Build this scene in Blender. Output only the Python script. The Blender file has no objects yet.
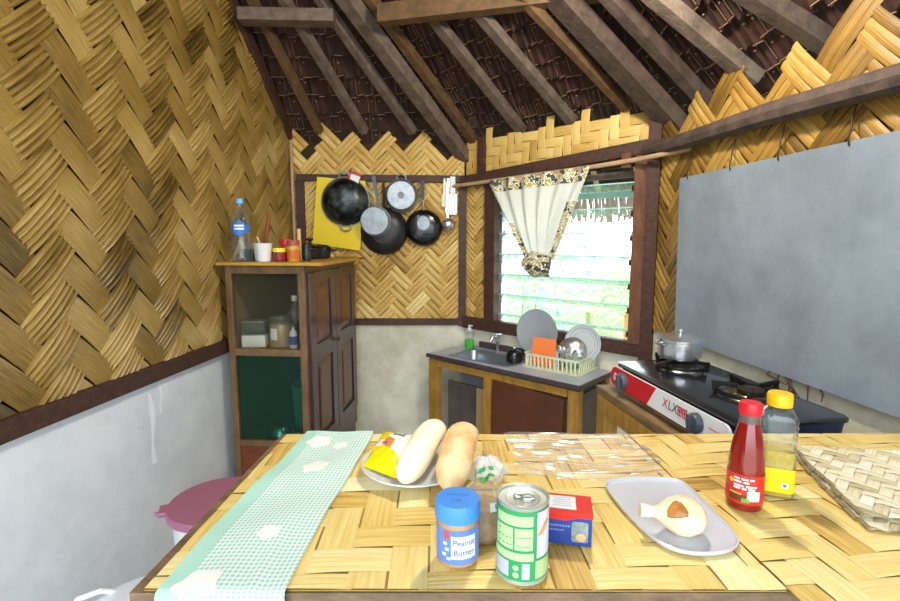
import bpy, bmesh, math, random
from mathutils import Vector, Matrix
random.seed(11)
PI = math.pi
S = bpy.context.scene
COL = S.collection
V = Vector

# ------------------------------------------------------------------ materials
def lin(h):
    h = h.lstrip('#')
    return tuple(((c/12.92) if c <= .04045 else ((c+.055)/1.055)**2.4) for c in (int(h[i:i+2], 16)/255 for i in (0, 2, 4))) + (1,)

def mat(name, h, rough=.6, metal=0., noise=None, bump=None, trans=0., ior=1.45, coat=0., h2=None, spec=.5, alpha=1., stretch=None, sss=0.):
    m = bpy.data.materials.new(name); m.use_nodes = True
    nt = m.node_tree; b = nt.nodes['Principled BSDF']
    b.inputs['Base Color'].default_value = lin(h)
    b.inputs['Roughness'].default_value = rough
    b.inputs['Metallic'].default_value = metal
    b.inputs['Transmission Weight'].default_value = trans
    b.inputs['IOR'].default_value = ior
    b.inputs['Coat Weight'].default_value = coat
    b.inputs['Specular IOR Level'].default_value = spec
    b.inputs['Alpha'].default_value = alpha
    if sss:
        b.inputs['Subsurface Weight'].default_value = sss
        b.inputs['Subsurface Radius'].default_value = (.01, .006, .004)
    tc = nt.nodes.new('ShaderNodeTexCoord'); src = tc.outputs['Object']
    if stretch:
        mp = nt.nodes.new('ShaderNodeMapping'); mp.inputs['Scale'].default_value = stretch
        nt.links.new(src, mp.inputs[0]); src = mp.outputs[0]
    if noise:
        n = nt.nodes.new('ShaderNodeTexNoise'); n.inputs['Scale'].default_value = noise[0]
        n.inputs['Detail'].default_value = 6; n.inputs['Roughness'].default_value = .65
        nt.links.new(src, n.inputs['Vector'])
        r = nt.nodes.new('ShaderNodeValToRGB')
        r.color_ramp.elements[0].position = noise[1]; r.color_ramp.elements[1].position = noise[2]
        r.color_ramp.elements[0].color = lin(h2); r.color_ramp.elements[1].color = lin(h)
        nt.links.new(n.outputs['Fac'], r.inputs[0]); nt.links.new(r.outputs[0], b.inputs['Base Color'])
    if bump:
        n2 = nt.nodes.new('ShaderNodeTexNoise'); n2.inputs['Scale'].default_value = bump[0]; n2.inputs['Detail'].default_value = 5
        nt.links.new(src, n2.inputs['Vector'])
        bp = nt.nodes.new('ShaderNodeBump'); bp.inputs['Strength'].default_value = bump[1]; bp.inputs['Distance'].default_value = .01
        nt.links.new(n2.outputs['Fac'], bp.inputs['Height']); nt.links.new(bp.outputs[0], b.inputs['Normal'])
    return m

def strip_mat(name, stops, rough=.45, fibre=(9, 260), spec=.5):
    """bamboo strips: tone per strip from the 'tone' attribute, fibres along the uv"""
    m = bpy.data.materials.new(name); m.use_nodes = True
    nt = m.node_tree; b = nt.nodes['Principled BSDF']
    b.inputs['Roughness'].default_value = rough; b.inputs['Specular IOR Level'].default_value = spec
    at = nt.nodes.new('ShaderNodeAttribute'); at.attribute_name = 'tone'
    uv = nt.nodes.new('ShaderNodeUVMap'); uv.uv_map = 'UVMap'
    mp = nt.nodes.new('ShaderNodeMapping'); mp.inputs['Scale'].default_value = (fibre[0], fibre[1], 1)
    nt.links.new(uv.outputs[0], mp.inputs[0])
    n = nt.nodes.new('ShaderNodeTexNoise'); n.inputs['Scale'].default_value = 1; n.inputs['Detail'].default_value = 4
    nt.links.new(mp.outputs[0], n.inputs['Vector'])
    n2 = nt.nodes.new('ShaderNodeTexNoise'); n2.inputs['Scale'].default_value = 3.5; n2.inputs['Detail'].default_value = 3
    tc = nt.nodes.new('ShaderNodeTexCoord'); nt.links.new(tc.outputs['Object'], n2.inputs['Vector'])
    a1 = nt.nodes.new('ShaderNodeMath'); a1.operation = 'MULTIPLY_ADD'; a1.inputs[1].default_value = .75; a1.inputs[2].default_value = -.375
    nt.links.new(n.outputs['Fac'], a1.inputs[0])
    a3 = nt.nodes.new('ShaderNodeMath'); a3.operation = 'MULTIPLY_ADD'; a3.inputs[1].default_value = .6; a3.inputs[2].default_value = -.3
    nt.links.new(n2.outputs['Fac'], a3.inputs[0])
    a2 = nt.nodes.new('ShaderNodeMath'); a2.operation = 'ADD'
    nt.links.new(at.outputs['Fac'], a2.inputs[0]); nt.links.new(a1.outputs[0], a2.inputs[1])
    a4 = nt.nodes.new('ShaderNodeMath'); a4.operation = 'ADD'
    nt.links.new(a2.outputs[0], a4.inputs[0]); nt.links.new(a3.outputs[0], a4.inputs[1])
    r = nt.nodes.new('ShaderNodeValToRGB')
    while len(r.color_ramp.elements) < len(stops): r.color_ramp.elements.new(.5)
    for e, (p, c) in zip(r.color_ramp.elements, stops): e.position = p; e.color = lin(c)
    nt.links.new(a4.outputs[0], r.inputs[0]); nt.links.new(r.outputs[0], b.inputs['Base Color'])
    bp = nt.nodes.new('ShaderNodeBump'); bp.inputs['Strength'].default_value = .35; bp.inputs['Distance'].default_value = .004
    nt.links.new(n.outputs['Fac'], bp.inputs['Height']); nt.links.new(bp.outputs[0], b.inputs['Normal'])
    return m

def clear(name, tint='ffffff', rough=.03, refl=1.0, solid=0., solidcol='ffffff'):
    """thin clear plastic or glass"""
    m = bpy.data.materials.new(name); m.use_nodes = True
    nt = m.node_tree; nt.nodes.remove(nt.nodes['Principled BSDF']); out = nt.nodes['Material Output']
    t = nt.nodes.new('ShaderNodeBsdfTransparent'); t.inputs[0].default_value = lin(tint)
    g = nt.nodes.new('ShaderNodeBsdfGlossy'); g.inputs['Roughness'].default_value = rough
    lw = nt.nodes.new('ShaderNodeLayerWeight'); lw.inputs[0].default_value = .5
    pw = nt.nodes.new('ShaderNodeMath'); pw.operation = 'POWER'; pw.inputs[1].default_value = 4; nt.links.new(lw.outputs['Facing'], pw.inputs[0])
    ml = nt.nodes.new('ShaderNodeMath'); ml.operation = 'MULTIPLY_ADD'; ml.inputs[1].default_value = .8*refl; ml.inputs[2].default_value = .04*refl; ml.use_clamp = True
    nt.links.new(pw.outputs[0], ml.inputs[0])
    mx = nt.nodes.new('ShaderNodeMixShader'); nt.links.new(ml.outputs[0], mx.inputs[0])
    base = t.outputs[0]
    if solid:
        d = nt.nodes.new('ShaderNodeBsdfDiffuse'); d.inputs[0].default_value = lin(solidcol)
        m2 = nt.nodes.new('ShaderNodeMixShader'); m2.inputs[0].default_value = solid
        nt.links.new(base, m2.inputs[1]); nt.links.new(d.outputs[0], m2.inputs[2]); base = m2.outputs[0]
    nt.links.new(base, mx.inputs[1]); nt.links.new(g.outputs[0], mx.inputs[2]); nt.links.new(mx.outputs[0], out.inputs[0])
    return m

# ------------------------------------------------------------------ mesh helpers
class B:
    def __init__(s): s.bm = bmesh.new(); s.mi = 0
    def _f(s, vs):
        try:
            f = s.bm.faces.new(vs); f.material_index = s.mi; return f
        except ValueError: return None
    def box(s, c, size, rot=None, bev=0):
        """rot: Matrix 3x3 or z angle"""
        R = Matrix.Rotation(rot, 3, 'Z') if isinstance(rot, (int, float)) else (rot or Matrix.Identity(3))
        t = bmesh.new(); bmesh.ops.create_cube(t, size=1)
        for v in t.verts: v.co = V((v.co.x*size[0], v.co.y*size[1], v.co.z*size[2]))
        if bev: bmesh.ops.bevel(t, geom=t.edges[:], offset=bev, segments=2, affect='EDGES', profile=.6)
        mp = {}
        for v in t.verts: mp[v] = s.bm.verts.new(R @ v.co + V(c))
        for f in t.faces: s._f([mp[v] for v in f.verts])
        t.free(); return s
    def beam(s, p0, p1, w, h, up=(0, 0, 1), bev=.004):
        p0, p1 = V(p0), V(p1); d = p1-p0; x = d.normalized(); y = V(up).cross(x).normalized(); z = x.cross(y)
        return s.box((p0+p1)/2, (d.length, w, h), Matrix((x, y, z)).transposed(), bev)
    def ring(s, pts): return [s.bm.verts.new(p) for p in pts]
    def loft(s, rings, close=True, cap0=True, cap1=True):
        vr = [s.ring(r) for r in rings]; n = len(vr[0])
        for a, b in zip(vr, vr[1:]):
            for i in range(n if close else n-1):
                s._f([a[i], a[(i+1) % n], b[(i+1) % n], b[i]])
        if close and cap0: s._f(vr[0][::-1])
        if close and cap1: s._f(vr[-1])
        return s
    def lathe(s, prof, c=(0, 0, 0), seg=28, M=None, cap0=True, cap1=True, sx=1, sy=1):
        """prof: (radius, height) pairs"""
        R = M or Matrix.Identity(3); rings = []
        for r, h in prof:
            r = max(r, .0002)
            rings.append([R @ V((r*math.cos(2*PI*i/seg)*sx, r*math.sin(2*PI*i/seg)*sy, h)) + V(c) for i in range(seg)])
        return s.loft(rings, True, cap0, cap1)
    def tube(s, pts, r, seg=8, closed=False, cap=True):
        pts = [V(p) for p in pts]; n = len(pts); rs = r if isinstance(r, (list, tuple)) else [r]*n
        rings = []; prev = None
        for i, p in enumerate(pts):
            if closed: t = (pts[(i+1) % n]-pts[i-1]).normalized()
            else: t = (pts[min(i+1, n-1)]-pts[max(i-1, 0)]).normalized()
            if prev is None:
                a = V((0, 0, 1)) if abs(t.z) < .9 else V((1, 0, 0)); u = t.cross(a).normalized()
            else: u = (prev - t*prev.dot(t)).normalized()
            prev = u; w = t.cross(u)
            rings.append([p + (u*math.cos(2*PI*k/seg)+w*math.sin(2*PI*k/seg))*rs[i] for k in range(seg)])
        if closed: rings.append(rings[0]); return s.loft(rings, True, False, False)
        return s.loft(rings, True, cap, cap)
    def prism(s, out, h, M=None, c=(0, 0, 0)):
        R = M or Matrix.Identity(3)
        return s.loft([[R @ V((x, y, 0))+V(c) for x, y in out], [R @ V((x, y, h))+V(c) for x, y in out]])
    def grid(s, fn, nu, nv, mfn=None):
        vs = [[s.bm.verts.new(fn(i/nu, j/nv)) for j in range(nv+1)] for i in range(nu+1)]
        for i in range(nu):
            for j in range(nv):
                if mfn: s.mi = mfn((i+.5)/nu, (j+.5)/nv)
                if s.mi >= 0: s._f([vs[i][j], vs[i+1][j], vs[i+1][j+1], vs[i][j+1]])
        s.mi = 0; return s
    def ball(s, c, r, sc=(1, 1, 1), seg=20, M=None):
        R = M or Matrix.Identity(3)
        n = seg//2; prof = [(math.sin(PI*k/n), -math.cos(PI*k/n)) for k in range(n+1)]
        rings = [[R @ V((a*math.cos(2*PI*i/seg)*r*sc[0], a*math.sin(2*PI*i/seg)*r*sc[1], b*r*sc[2]))+V(c) for i in range(seg)] for a, b in [(max(x, .001), y) for x, y in prof]]
        return s.loft(rings)
    def obj(s, name, m, parent=None, smooth=35, thick=0, recalc=True):
        if recalc: bmesh.ops.recalc_face_normals(s.bm, faces=s.bm.faces[:])
        me = bpy.data.meshes.new(name); s.bm.to_mesh(me); s.bm.free()
        for mm in (m if isinstance(m, (list, tuple)) else [m]): me.materials.append(mm)
        o = bpy.data.objects.new(name, me); COL.objects.link(o)
        if smooth:
            for p in me.polygons: p.use_smooth = True
            me.set_sharp_from_angle(angle=math.radians(smooth))
        if parent: o.parent = parent
        if thick:
            md = o.modifiers.new('Solidify', 'SOLIDIFY'); md.thickness = thick; md.offset = 0
        return o

def tag(o, label, cat, group=None):
    o['label'] = label; o['category'] = cat
    if group: o['group'] = group
    return o
def thing(name, label, cat, loc=(0, 0, 0), rz=0, group=None):
    o = bpy.data.objects.new(name, None); COL.objects.link(o); o.empty_display_size = .05
    o.location = loc; o.rotation_euler = (0, 0, rz)
    return tag(o, label, cat, group)
def struct(o, label=None):
    o['kind'] = 'structure'
    if label: o['label'] = label
    return o
def dup(root, loc, rz, label, group=None):
    r = root.copy(); COL.objects.link(r); r.location = loc; r.rotation_euler = (0, 0, rz); r['label'] = label
    if group: r['group'] = group
    for ch in list(root.children):
        c = ch.copy(); COL.objects.link(c); c.parent = r
        for g in list(ch.children):
            d = g.copy(); COL.objects.link(d); d.parent = c
    return r

def text_part(s, size, fn, m, parent, name='lettering', align='CENTER'):
    """letters as a mesh, each vertex (x, y) mapped through fn onto the surface"""
    cu = bpy.data.curves.new('t', 'FONT'); cu.body = s; cu.size = size; cu.align_x = align; cu.align_y = 'CENTER'; cu.resolution_u = 3
    o = bpy.data.objects.new('t', cu); COL.objects.link(o)
    dg = bpy.context.evaluated_depsgraph_get(); dg.update()
    me = bpy.data.meshes.new_from_object(o.evaluated_get(dg))
    bpy.data.objects.remove(o); bpy.data.curves.remove(cu)
    b = B(); b.bm.from_mesh(me); bpy.data.meshes.remove(me)
    bmesh.ops.triangulate(b.bm, faces=b.bm.faces[:])
    bmesh.ops.subdivide_edges(b.bm, edges=[e for e in b.bm.edges if e.calc_length() > size*.35], cuts=1)
    for v in b.bm.verts: v.co = V(fn(v.co.x, v.co.y))
    return b.obj(name, m, parent, smooth=0)

def weave(P, box, w, ang, keep, ra=1, rb=1, th=.004, tone=(.5, .5), var=.16, clips=(), rib=.5, ext=.22, over=2, sg=-1, thb=None):
    """twill of flat strips: P(u, v, h) maps the sheet to the place; ra / rb = reeds bundled in each strip"""
    vs, fs, tn, uv = [], [], [], []
    u0, u1, v0, v1 = box; ca, sa = math.cos(ang), math.sin(ang)
    th0 = th; cen = ((u0+u1)/2, (v0+v1)/2); rad = math.hypot(u1-u0, v1-v0)/2 + 2*w; N = int(rad/w)+2; per = 2*over
    def strip(x0, x1, y, wd, A, n, t0):
        L = x1-x0; th = th0 if A else (thb or th0)
        for k in range(n):
            sw = wd/n; yc = y-wd/2+(k+.5)*sw; t = t0+random.gauss(0, var*.55 if n > 1 else var*.35); off = random.random()*50
            e0 = random.uniform(-.05, .05)*w; e1 = random.uniform(-.05, .05)*w; hz = random.uniform(-.15, .25)*th; sk = random.uniform(-.02, .02)*wd
            prof = ((-.5, -1.), (-.3, .5), (0, 1), (.3, .5), (.5, -1.)) if n > 1 else ((-.5, -.5), (-.43, 0.), (0, .12), (.43, 0.), (.5, -.5))
            base = len(vs); nst = 6
            for q in range(nst+1):
                f = q/nst; x = x0+e0+(L+e1-e0)*f; hh = th*(math.sin(PI*min(max(f, 0), 1))**.6*2-1.0)+hz
                for py, ph in prof:
                    yy = yc+py*sw*.97+sk*(f-.5)*2
                    h = hh+ph*(sw*rib*.5 if n > 1 else th*.6)
                    u, v = (x*ca-yy*sa, x*sa+yy*ca) if A else (-x*sa+yy*ca, x*ca+yy*sa)
                    vs.append(P(u+cen[0], v+cen[1], h)); tn.append(t); uv.append((x+off, yy+off))
            np_ = len(prof)
            for q in range(nst):
                for p in range(np_-1):
                    a = base+q*np_+p; fs.append((a, a+1, a+np_+1, a+np_))
    def inside(x, y, A):
        u, v = (x*ca-y*sa, x*sa+y*ca) if A else (-x*sa+y*ca, x*ca+y*sa)
        u += cen[0]; v += cen[1]
        return u0-w*1.2 < u < u1+w*1.2 and v0-w*1.2 < v < v1+w*1.2 and keep(u, v)
    for i in range(-N, N):
        for j in range(-N, N):
            if (i+sg*j) % per == 0 and inside((i+over/2)*w, (j+.5)*w, True):
                strip((i-ext)*w, (i+over+ext)*w, (j+.5)*w, w*.97, True, ra, tone[0]+random.gauss(0, var))
            if (i+sg*j) % per == (per-1 if sg < 0 else over) and inside((j+over/2)*w, (i+.5)*w, False):
                strip((j-ext)*w, (j+over+ext)*w, (i+.5)*w, w*.97, False, rb, tone[1]+random.gauss(0, var))
    me = bpy.data.meshes.new('w'); me.from_pydata(vs, [], fs)
    a = me.attributes.new('tone', 'FLOAT', 'POINT'); a.data.foreach_set('value', tn)
    ul = me.uv_layers.new(name='UVMap')
    for l in me.loops: ul.data[l.index].uv = uv[l.vertex_index]
    b = B(); b.bm.from_mesh(me); bpy.data.meshes.remove(me)
    for co, no in clips:
        bmesh.ops.bisect_plane(b.bm, geom=b.bm.verts[:]+b.bm.edges[:]+b.bm.faces[:], plane_co=co, plane_no=no, clear_outer=True)
    return b

# the walls as seen from above: origin, run along the wall, inward normal
def frame(a, d, n): return V((a[0], a[1], 0)), V((d[0], d[1], 0)).normalized(), V((n[0], n[1], 0)).normalized()
FL = frame((-1.075, 3.4), (-.1103, -.9939), (.9939, -.1103))     # woven gable wall on the left
FB = frame((-1.075, 3.4), (1, 0), (0, -1))                        # wall with the pans
FW = frame((.1, 3.4), (.7385, -.6743), (-.6743, -.7385))          # wall with the window
FR = frame((1.02, 2.56), (.1026, -.9947), (-.9947, -.1026))       # wall with the grey board
def wp(F, u, z, d=0.): return F[0]+F[1]*u+F[2]*d+V((0, 0, z))
def wrot(F):   # local x along the wall, local y out of the room (into the wall), local z up
    return math.atan2(F[1].y, F[1].x) if F is not FL else math.atan2(-F[1].y, -F[1].x)

# ------------------------------------------------------------------ materials of the place
PLASTER = mat('plaster', 'e9edf3', .8, noise=(2.6, .25, .6), h2='ccd3da', bump=(30, .08))
PLASTER_OLD = mat('plaster_old', 'e8e3d0', .85, noise=(4, .3, .62), h2='c4bca0', bump=(40, .15))
CONCRETE = mat('concrete', '8d8b84', .85, noise=(5, .3, .7), h2='6f6d66')
WOOD_DK = mat('wood_dark', '54382c', .6, noise=(3, .3, .7), h2='38231b', stretch=(2, 14, 14), bump=(8, .2))
WOOD_MD = mat('wood_brown', '7a5238', .55, noise=(3, .3, .7), h2='583726', stretch=(3, 14, 3), bump=(8, .2))
WOOD_GR = mat('wood_grey', '7d6c60', .75, noise=(3, .3, .7), h2='4d4038', stretch=(5, 5, 5), bump=(14, .35))
WOOD_GR2 = mat('wood_weathered', '5e4c42', .75, noise=(4, .3, .7), h2='372b26', stretch=(4, 4, 4), bump=(14, .35))
WOOD_TAN = mat('wood_tan', '755839', .7, noise=(4, .3, .7), h2='4c3722', stretch=(4, 4, 4), bump=(14, .3))
WOOD_OCH = mat('wood_ochre', 'c0923f', .5, noise=(4, .3, .7), h2='93672a', stretch=(8, 8, 2), bump=(10, .15))
ROD = mat('rod_wood', 'c9a884', .6, noise=(6, .3, .7), h2='a58563')
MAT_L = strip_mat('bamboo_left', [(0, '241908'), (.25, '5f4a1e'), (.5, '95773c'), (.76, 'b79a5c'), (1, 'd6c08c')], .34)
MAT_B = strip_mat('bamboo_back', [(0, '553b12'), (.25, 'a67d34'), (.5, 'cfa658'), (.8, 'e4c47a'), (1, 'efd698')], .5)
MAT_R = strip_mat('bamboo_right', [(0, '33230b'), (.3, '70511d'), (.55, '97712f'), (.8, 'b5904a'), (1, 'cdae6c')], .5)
BACKING = mat('backing', '3a2a14', .9)
THATCH = mat('thatch', '4c2b23', .7, noise=(5, .3, .7), h2='2a1813', bump=(20, .3))
THATCH_DK = mat('thatch_back', '150c0a', .95)
STITCH = mat('stitch', '927257', .7)
THATCH_OUT = mat('thatch_fringe', 'c9b6aa', .9)

def lbl(o, s): o['label'] = s; return o

# ------------------------------------------------------------------ floor and walls
b = B(); b.box((0, 1.0, -.25), (4.2, 5.4, .1)); struct(b.obj('floor', CONCRETE, smooth=0))

def slab(F, u0, u1, z0, z1, d0, d1, name, m, parent=None):
    b = B(); c = wp(F, (u0+u1)/2, (z0+z1)/2, (d0+d1)/2)
    b.box(c, (u1-u0, abs(d1-d0), z1-z0), Matrix((F[1], F[2], V((0, 0, 1)))).transposed())
    return b.obj(name, m, parent, smooth=0)

def wall_weave(F, box, w, ang, keep, m, parent, d0=.008, clips=(), **k):
    b = weave(lambda u, v, h: wp(F, u, v, d0+h), box, w, ang, keep, clips=clips, **k)
    return b.obj('woven_mat', m, parent, smooth=50, recalc=False)

wl = struct(slab(FL, -.1, 4.5, -.2, .67, -.1, 0, 'wall_left', PLASTER))
bk = B(); top = [(0, .6), (4.5, .6), (4.5, 3.4), (1.55, 3.4), (-.1, 1.98)]
bk.loft([[wp(FL, u, z, -.012) for u, z in top], [wp(FL, u, z, -.03) for u, z in top]]); bk.obj('backing', BACKING, wl, smooth=0)
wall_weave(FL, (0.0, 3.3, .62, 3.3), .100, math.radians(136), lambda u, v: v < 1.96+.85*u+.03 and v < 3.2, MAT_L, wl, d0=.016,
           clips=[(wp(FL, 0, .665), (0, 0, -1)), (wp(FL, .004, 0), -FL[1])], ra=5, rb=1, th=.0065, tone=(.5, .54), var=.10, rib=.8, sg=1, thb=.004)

wb = struct(slab(FB, 0, 1.22, -.2, .66, -.1, 0, 'wall_back', PLASTER_OLD))
slab(FB, 0, 1.2, .6, 1.855, -.03, -.012, 'backing', BACKING, wb)
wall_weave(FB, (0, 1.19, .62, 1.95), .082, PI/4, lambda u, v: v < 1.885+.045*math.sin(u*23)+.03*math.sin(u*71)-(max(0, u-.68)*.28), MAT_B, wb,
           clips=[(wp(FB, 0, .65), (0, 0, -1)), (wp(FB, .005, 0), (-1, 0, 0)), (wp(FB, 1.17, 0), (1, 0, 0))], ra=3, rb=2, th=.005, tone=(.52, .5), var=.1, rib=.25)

ww = struct(slab(FW, -.03, 1.28, -.2, .64, -.1, 0, 'wall_window', PLASTER_OLD))
slab(FW, 0, .21, .6, 1.62, -.03, -.012, 'backing', BACKING, ww)
slab(FW, 0, 1.25, 1.60, 1.87, -.03, -.012, 'backing', BACKING, ww)
wall_weave(FW, (0, .22, .62, 1.62), .05, PI/4, lambda u, v: True, MAT_B, ww, clips=[(wp(FW, 0, .65), (0, 0, -1)), (wp(FW, .22, 0), FW[1]), (wp(FW, 0, 1.62), (0, 0, 1)), (wp(FW, .0, 0), -FW[1])], ra=2, rb=2, th=.004, tone=(.5, .5), var=.1, rib=.2)
wall_weave(FW, (.02, 1.22, 1.60, 1.90), .055, 0, lambda u, v: v < 1.885, MAT_B, ww, clips=[(wp(FW, 0, 1.62), (0, 0, -1)), (wp(FW, .02, 0), -FW[1]), (wp(FW, 1.22, 0), FW[1])], ra=1, rb=1, th=.004, tone=(.5, .56), var=.1)

wr = struct(slab(FR, -.02, 3.6, -.2, .80, -.1, 0, 'wall_right', PLASTER_OLD))
slab(FR, 0, 3.6, .8, 1.73, -.03, -.012, 'backing', BACKING, wr)
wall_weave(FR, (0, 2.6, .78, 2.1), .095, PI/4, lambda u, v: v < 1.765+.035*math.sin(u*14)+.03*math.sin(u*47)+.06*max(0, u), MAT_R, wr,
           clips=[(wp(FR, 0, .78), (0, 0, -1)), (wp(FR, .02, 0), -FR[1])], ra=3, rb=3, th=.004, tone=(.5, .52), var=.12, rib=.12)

PALE_STREAK = mat('limewash', 'f4f7ff', .6)  # bluish-white colour of two narrow upright strips on the left plaster
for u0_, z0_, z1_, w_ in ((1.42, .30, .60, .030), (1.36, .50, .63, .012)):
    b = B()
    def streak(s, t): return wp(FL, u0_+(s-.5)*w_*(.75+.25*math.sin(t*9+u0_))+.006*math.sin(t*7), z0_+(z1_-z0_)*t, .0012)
    b.grid(streak, 3, 16); b.obj('limewash_streak', PALE_STREAK, wl, smooth=0)
# ------------------------------------------------------------------ trims: rails, posts, wall plates
def rail(F, u0, z0, u1, z1, h, d, m, name='trim_1', bev=.004, dd=0):
    b = B(); b.beam(wp(F, u0, z0, d/2+dd), wp(F, u1, z1, d/2+dd), d, h, bev=bev)
    return struct(b.obj(name, m, smooth=0))
def post(F, u, w, z0, z1, d, m, name, dd=0):
    return struct(slab(F, u-w/2, u+w/2, z0, z1, dd, dd+d, name, m))
n = [0]
def tn(): n[0] += 1; return 'trim_%d' % n[0]
rail(FL, -.02, .688, 4.4, .688, .066, .045, WOOD_DK, tn())
rail(FB, .05, .668, 1.15, .668, .046, .03, WOOD_DK, tn())
rail(FB, .06, 1.632, 1.19, 1.622, .045, .04, WOOD_DK, tn())
post(FB, .082, .055, .69, 1.61, .035, WOOD_DK, tn())
b = B(); b.tube([wp(FB, .035, .67, .03), wp(FB, .035, 1.2, .028), wp(FB, .035, 1.86, .03)], .011, 8); struct(b.obj(tn(), ROD))
post(FB, 1.158, .05, .64, 1.60, .045, WOOD_DK, tn())
post(FW, .25, .08, .69, 1.60, .055, WOOD_DK, tn())
post(FW, 1.205, .065, .69, 1.655, .06, WOOD_MD, tn())
post(FW, 1.272, .062, .60, 1.90, .08, WOOD_DK, tn())
post(FW, .16, .05, 1.65, 1.87, .04, WOOD_DK, tn())
rail(FW, .02, 1.603, 1.24, 1.683, .066, .07, WOOD_DK, tn())
rail(FW, .02, .672, 1.3, .658, .075, .05, WOOD_DK, tn())
rail(FW, .27, 1.565, 1.19, 1.565, .03, .05, WOOD_GR, tn(), dd=-.06)
b = B(); b.tube([wp(FR, -.05, 1.665, .05), wp(FR, .38, 1.648, .05), wp(FR, .85, 1.64, .052), wp(FR, 1.4, 1.615, .05), wp(FR, 2.4, 1.60, .05)], [.032, .034, .038, .036, .04], 9)
struct(b.obj(tn(), WOOD_GR2))

# ------------------------------------------------------------------ roof: thatch, hips, rafters, purlins
EZ = 1.88
H1 = (V((.1, 3.4)), V((-.938, -1))); H2 = (V((1.02, 2.56)), V((-.568, -.368)))
def side(Hh, p): return Hh[1].x*(p.y-Hh[0].y)-Hh[1].y*(p.x-Hh[0].x)      # > 0: right of the hip, seen walking up it
def roof(F, s, u0, u1, keep, name, dmax=2.5):
    def P(u, d, h): return wp(F, u, EZ+.11+s*d+h, d)
    def shut(u, d, slack=0): return keep(P(u, d, 0), slack)
    b = B(); nu = int((u1-u0)/.1); nd = int((dmax+.75)/.1)
    for i in range(nu):
        for j in range(nd):
            u, d = u0+i*.1, -.75+j*.1
            if shut(u+.05, d+.05, .10): b._f(b.ring([P(u, d, .05), P(u+.1, d, .05), P(u+.1, d+.1, .05), P(u, d+.1, .05)]))
    bmesh.ops.remove_doubles(b.bm, verts=b.bm.verts[:], dist=.001)
    c = struct(b.obj(name, THATCH_DK, smooth=0, thick=.03))
    b = B(); st = B(); d = -.72
    while d < 1.5:
        u = u0+random.random()*.03
        while u < u1:
            wd = random.uniform(.04, .06)
            if shut(u, d):
                t0 = random.uniform(-.008, .008); lo = random.uniform(-.012, .012)
                rows = []
                for q, (dd, hh) in enumerate(((.135, .035), (.06, .012), (0., -.022))):
                    x0 = u+t0*q*.5
                    dl = dd+(lo if q == 2 else 0)
                    rows.append([P(x0, d+dl, hh), P(x0+wd*.25, d+dl, hh-.007), P(x0+wd*.5, d+dl, hh+.006), P(x0+wd, d+dl, hh+.001)])
                b.loft(rows, False)
                if random.random() < .75: st.beam(P(u+.004, d+lo+.004, -.024), P(u+wd*.93, d+lo+.006+random.uniform(-.006, .006), -.023), .0035, .003, bev=0)
                if random.random() < .5: 
                    st.box(P(u+wd*.5, d+.055, .0), (.010, .006, .006), random.random())
                    st.beam(P(u, d+.01, -.018), P(u+.003, d+.075, .006), .0022, .0022, up=(.3, .2, 1), bev=0) if random.random() < .7 else None
            u += wd*.93
        d += .098
    b.obj('thatch', THATCH, c, smooth=0, recalc=False)
    st.obj('stitching', STITCH, c, smooth=0)
    return c
S3 = .6736
def k1(p, e): return side(H1, p.xy) < e and p.x > -1.75
def k2(p, e): return side(H1, p.xy) > -e and side(H2, p.xy) < e*.68
def k3(p, e): return side(H2, p.xy) > -e*.68
c1 = roof(FB, .85, -.7, 2.0, k1, 'ceiling', 1.6)
c2 = roof(FW, .62, -1.6, 2.2, k2, 'ceiling', 2.5)
c3 = roof(FR, S3, -.8, 4.4, k3, 'ceiling', 2.7)

rf = 'roof timbers'
def timber(p0, p1, w, h, m, ext=(.0, 1.2), name='rafter'):
    p0, p1 = V(p0), V(p1); d = (p1-p0)
    b = B(); b.beam(p0-d*ext[0], p0+d*(1+ext[1]), w, h); o = b.obj(name, m, smooth=0); o['kind'] = 'structure'; return o
timber((-1.056, 3.40, 1.90), (-1.128, 2.733, 2.447), .05, .07, WOOD_DK, (0., .9))
timber((-.844, 3.354, 1.92), (-.98, 2.85, 2.347), .042, .05, WOOD_TAN)
timber((-.552, 3.354, 1.92), (-.801, 2.83, 2.364), .048, .05, WOOD_GR)
timber((-.24, 3.354, 1.92), (-.582, 2.85, 2.347), .05, .05, WOOD_GR)
timber((.434, 3.116, 1.875), (-.074, 2.627, 2.307), .06, .045, WOOD_GR)
timber((.678, 2.881, 1.88), (.116, 2.475, 2.297), .058, .045, WOOD_GR)
timber((.9, 2.644, 1.893), (.329, 2.338, 2.271), .045, .045, WOOD_TAN)
timber((1.098, 2.29, 1.86), (.639, 2.104, 2.17), .06, .05, WOOD_GR2, (.1, 1))
timber((1.12, 1.973, 1.85), (.765, 1.941, 2.094), .07, .05, WOOD_GR, (.1, 1))
timber((1.15, 1.655, 1.86), (.972, 1.671, 1.974), .07, .05, WOOD_GR2, (.3, 3))
timber((.12, 3.43, 1.74), (-.501, 2.672, 2.405), .085, .07, WOOD_GR, (.0, .5), 'hip_rafter')
timber((.16, 3.36, 1.86), (-.40, 2.672, 2.43), .05, .05, WOOD_TAN, (.0, .5), 'hip_rafter')
timber((1.06, 2.46, 1.78), (.505, 2.29, 2.225), .115, .07, WOOD_GR2, (.06, .8), 'hip_rafter')
timber((-1.06, 2.68, 2.345), (-.60, 2.70, 2.345), .09, .06, WOOD_GR, (0, .03), 'purlin')
timber((-.42, 2.64, 2.325), (.347, 2.35, 2.285), .07, .085, WOOD_TAN, (-.10, .8), 'purlin')

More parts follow.
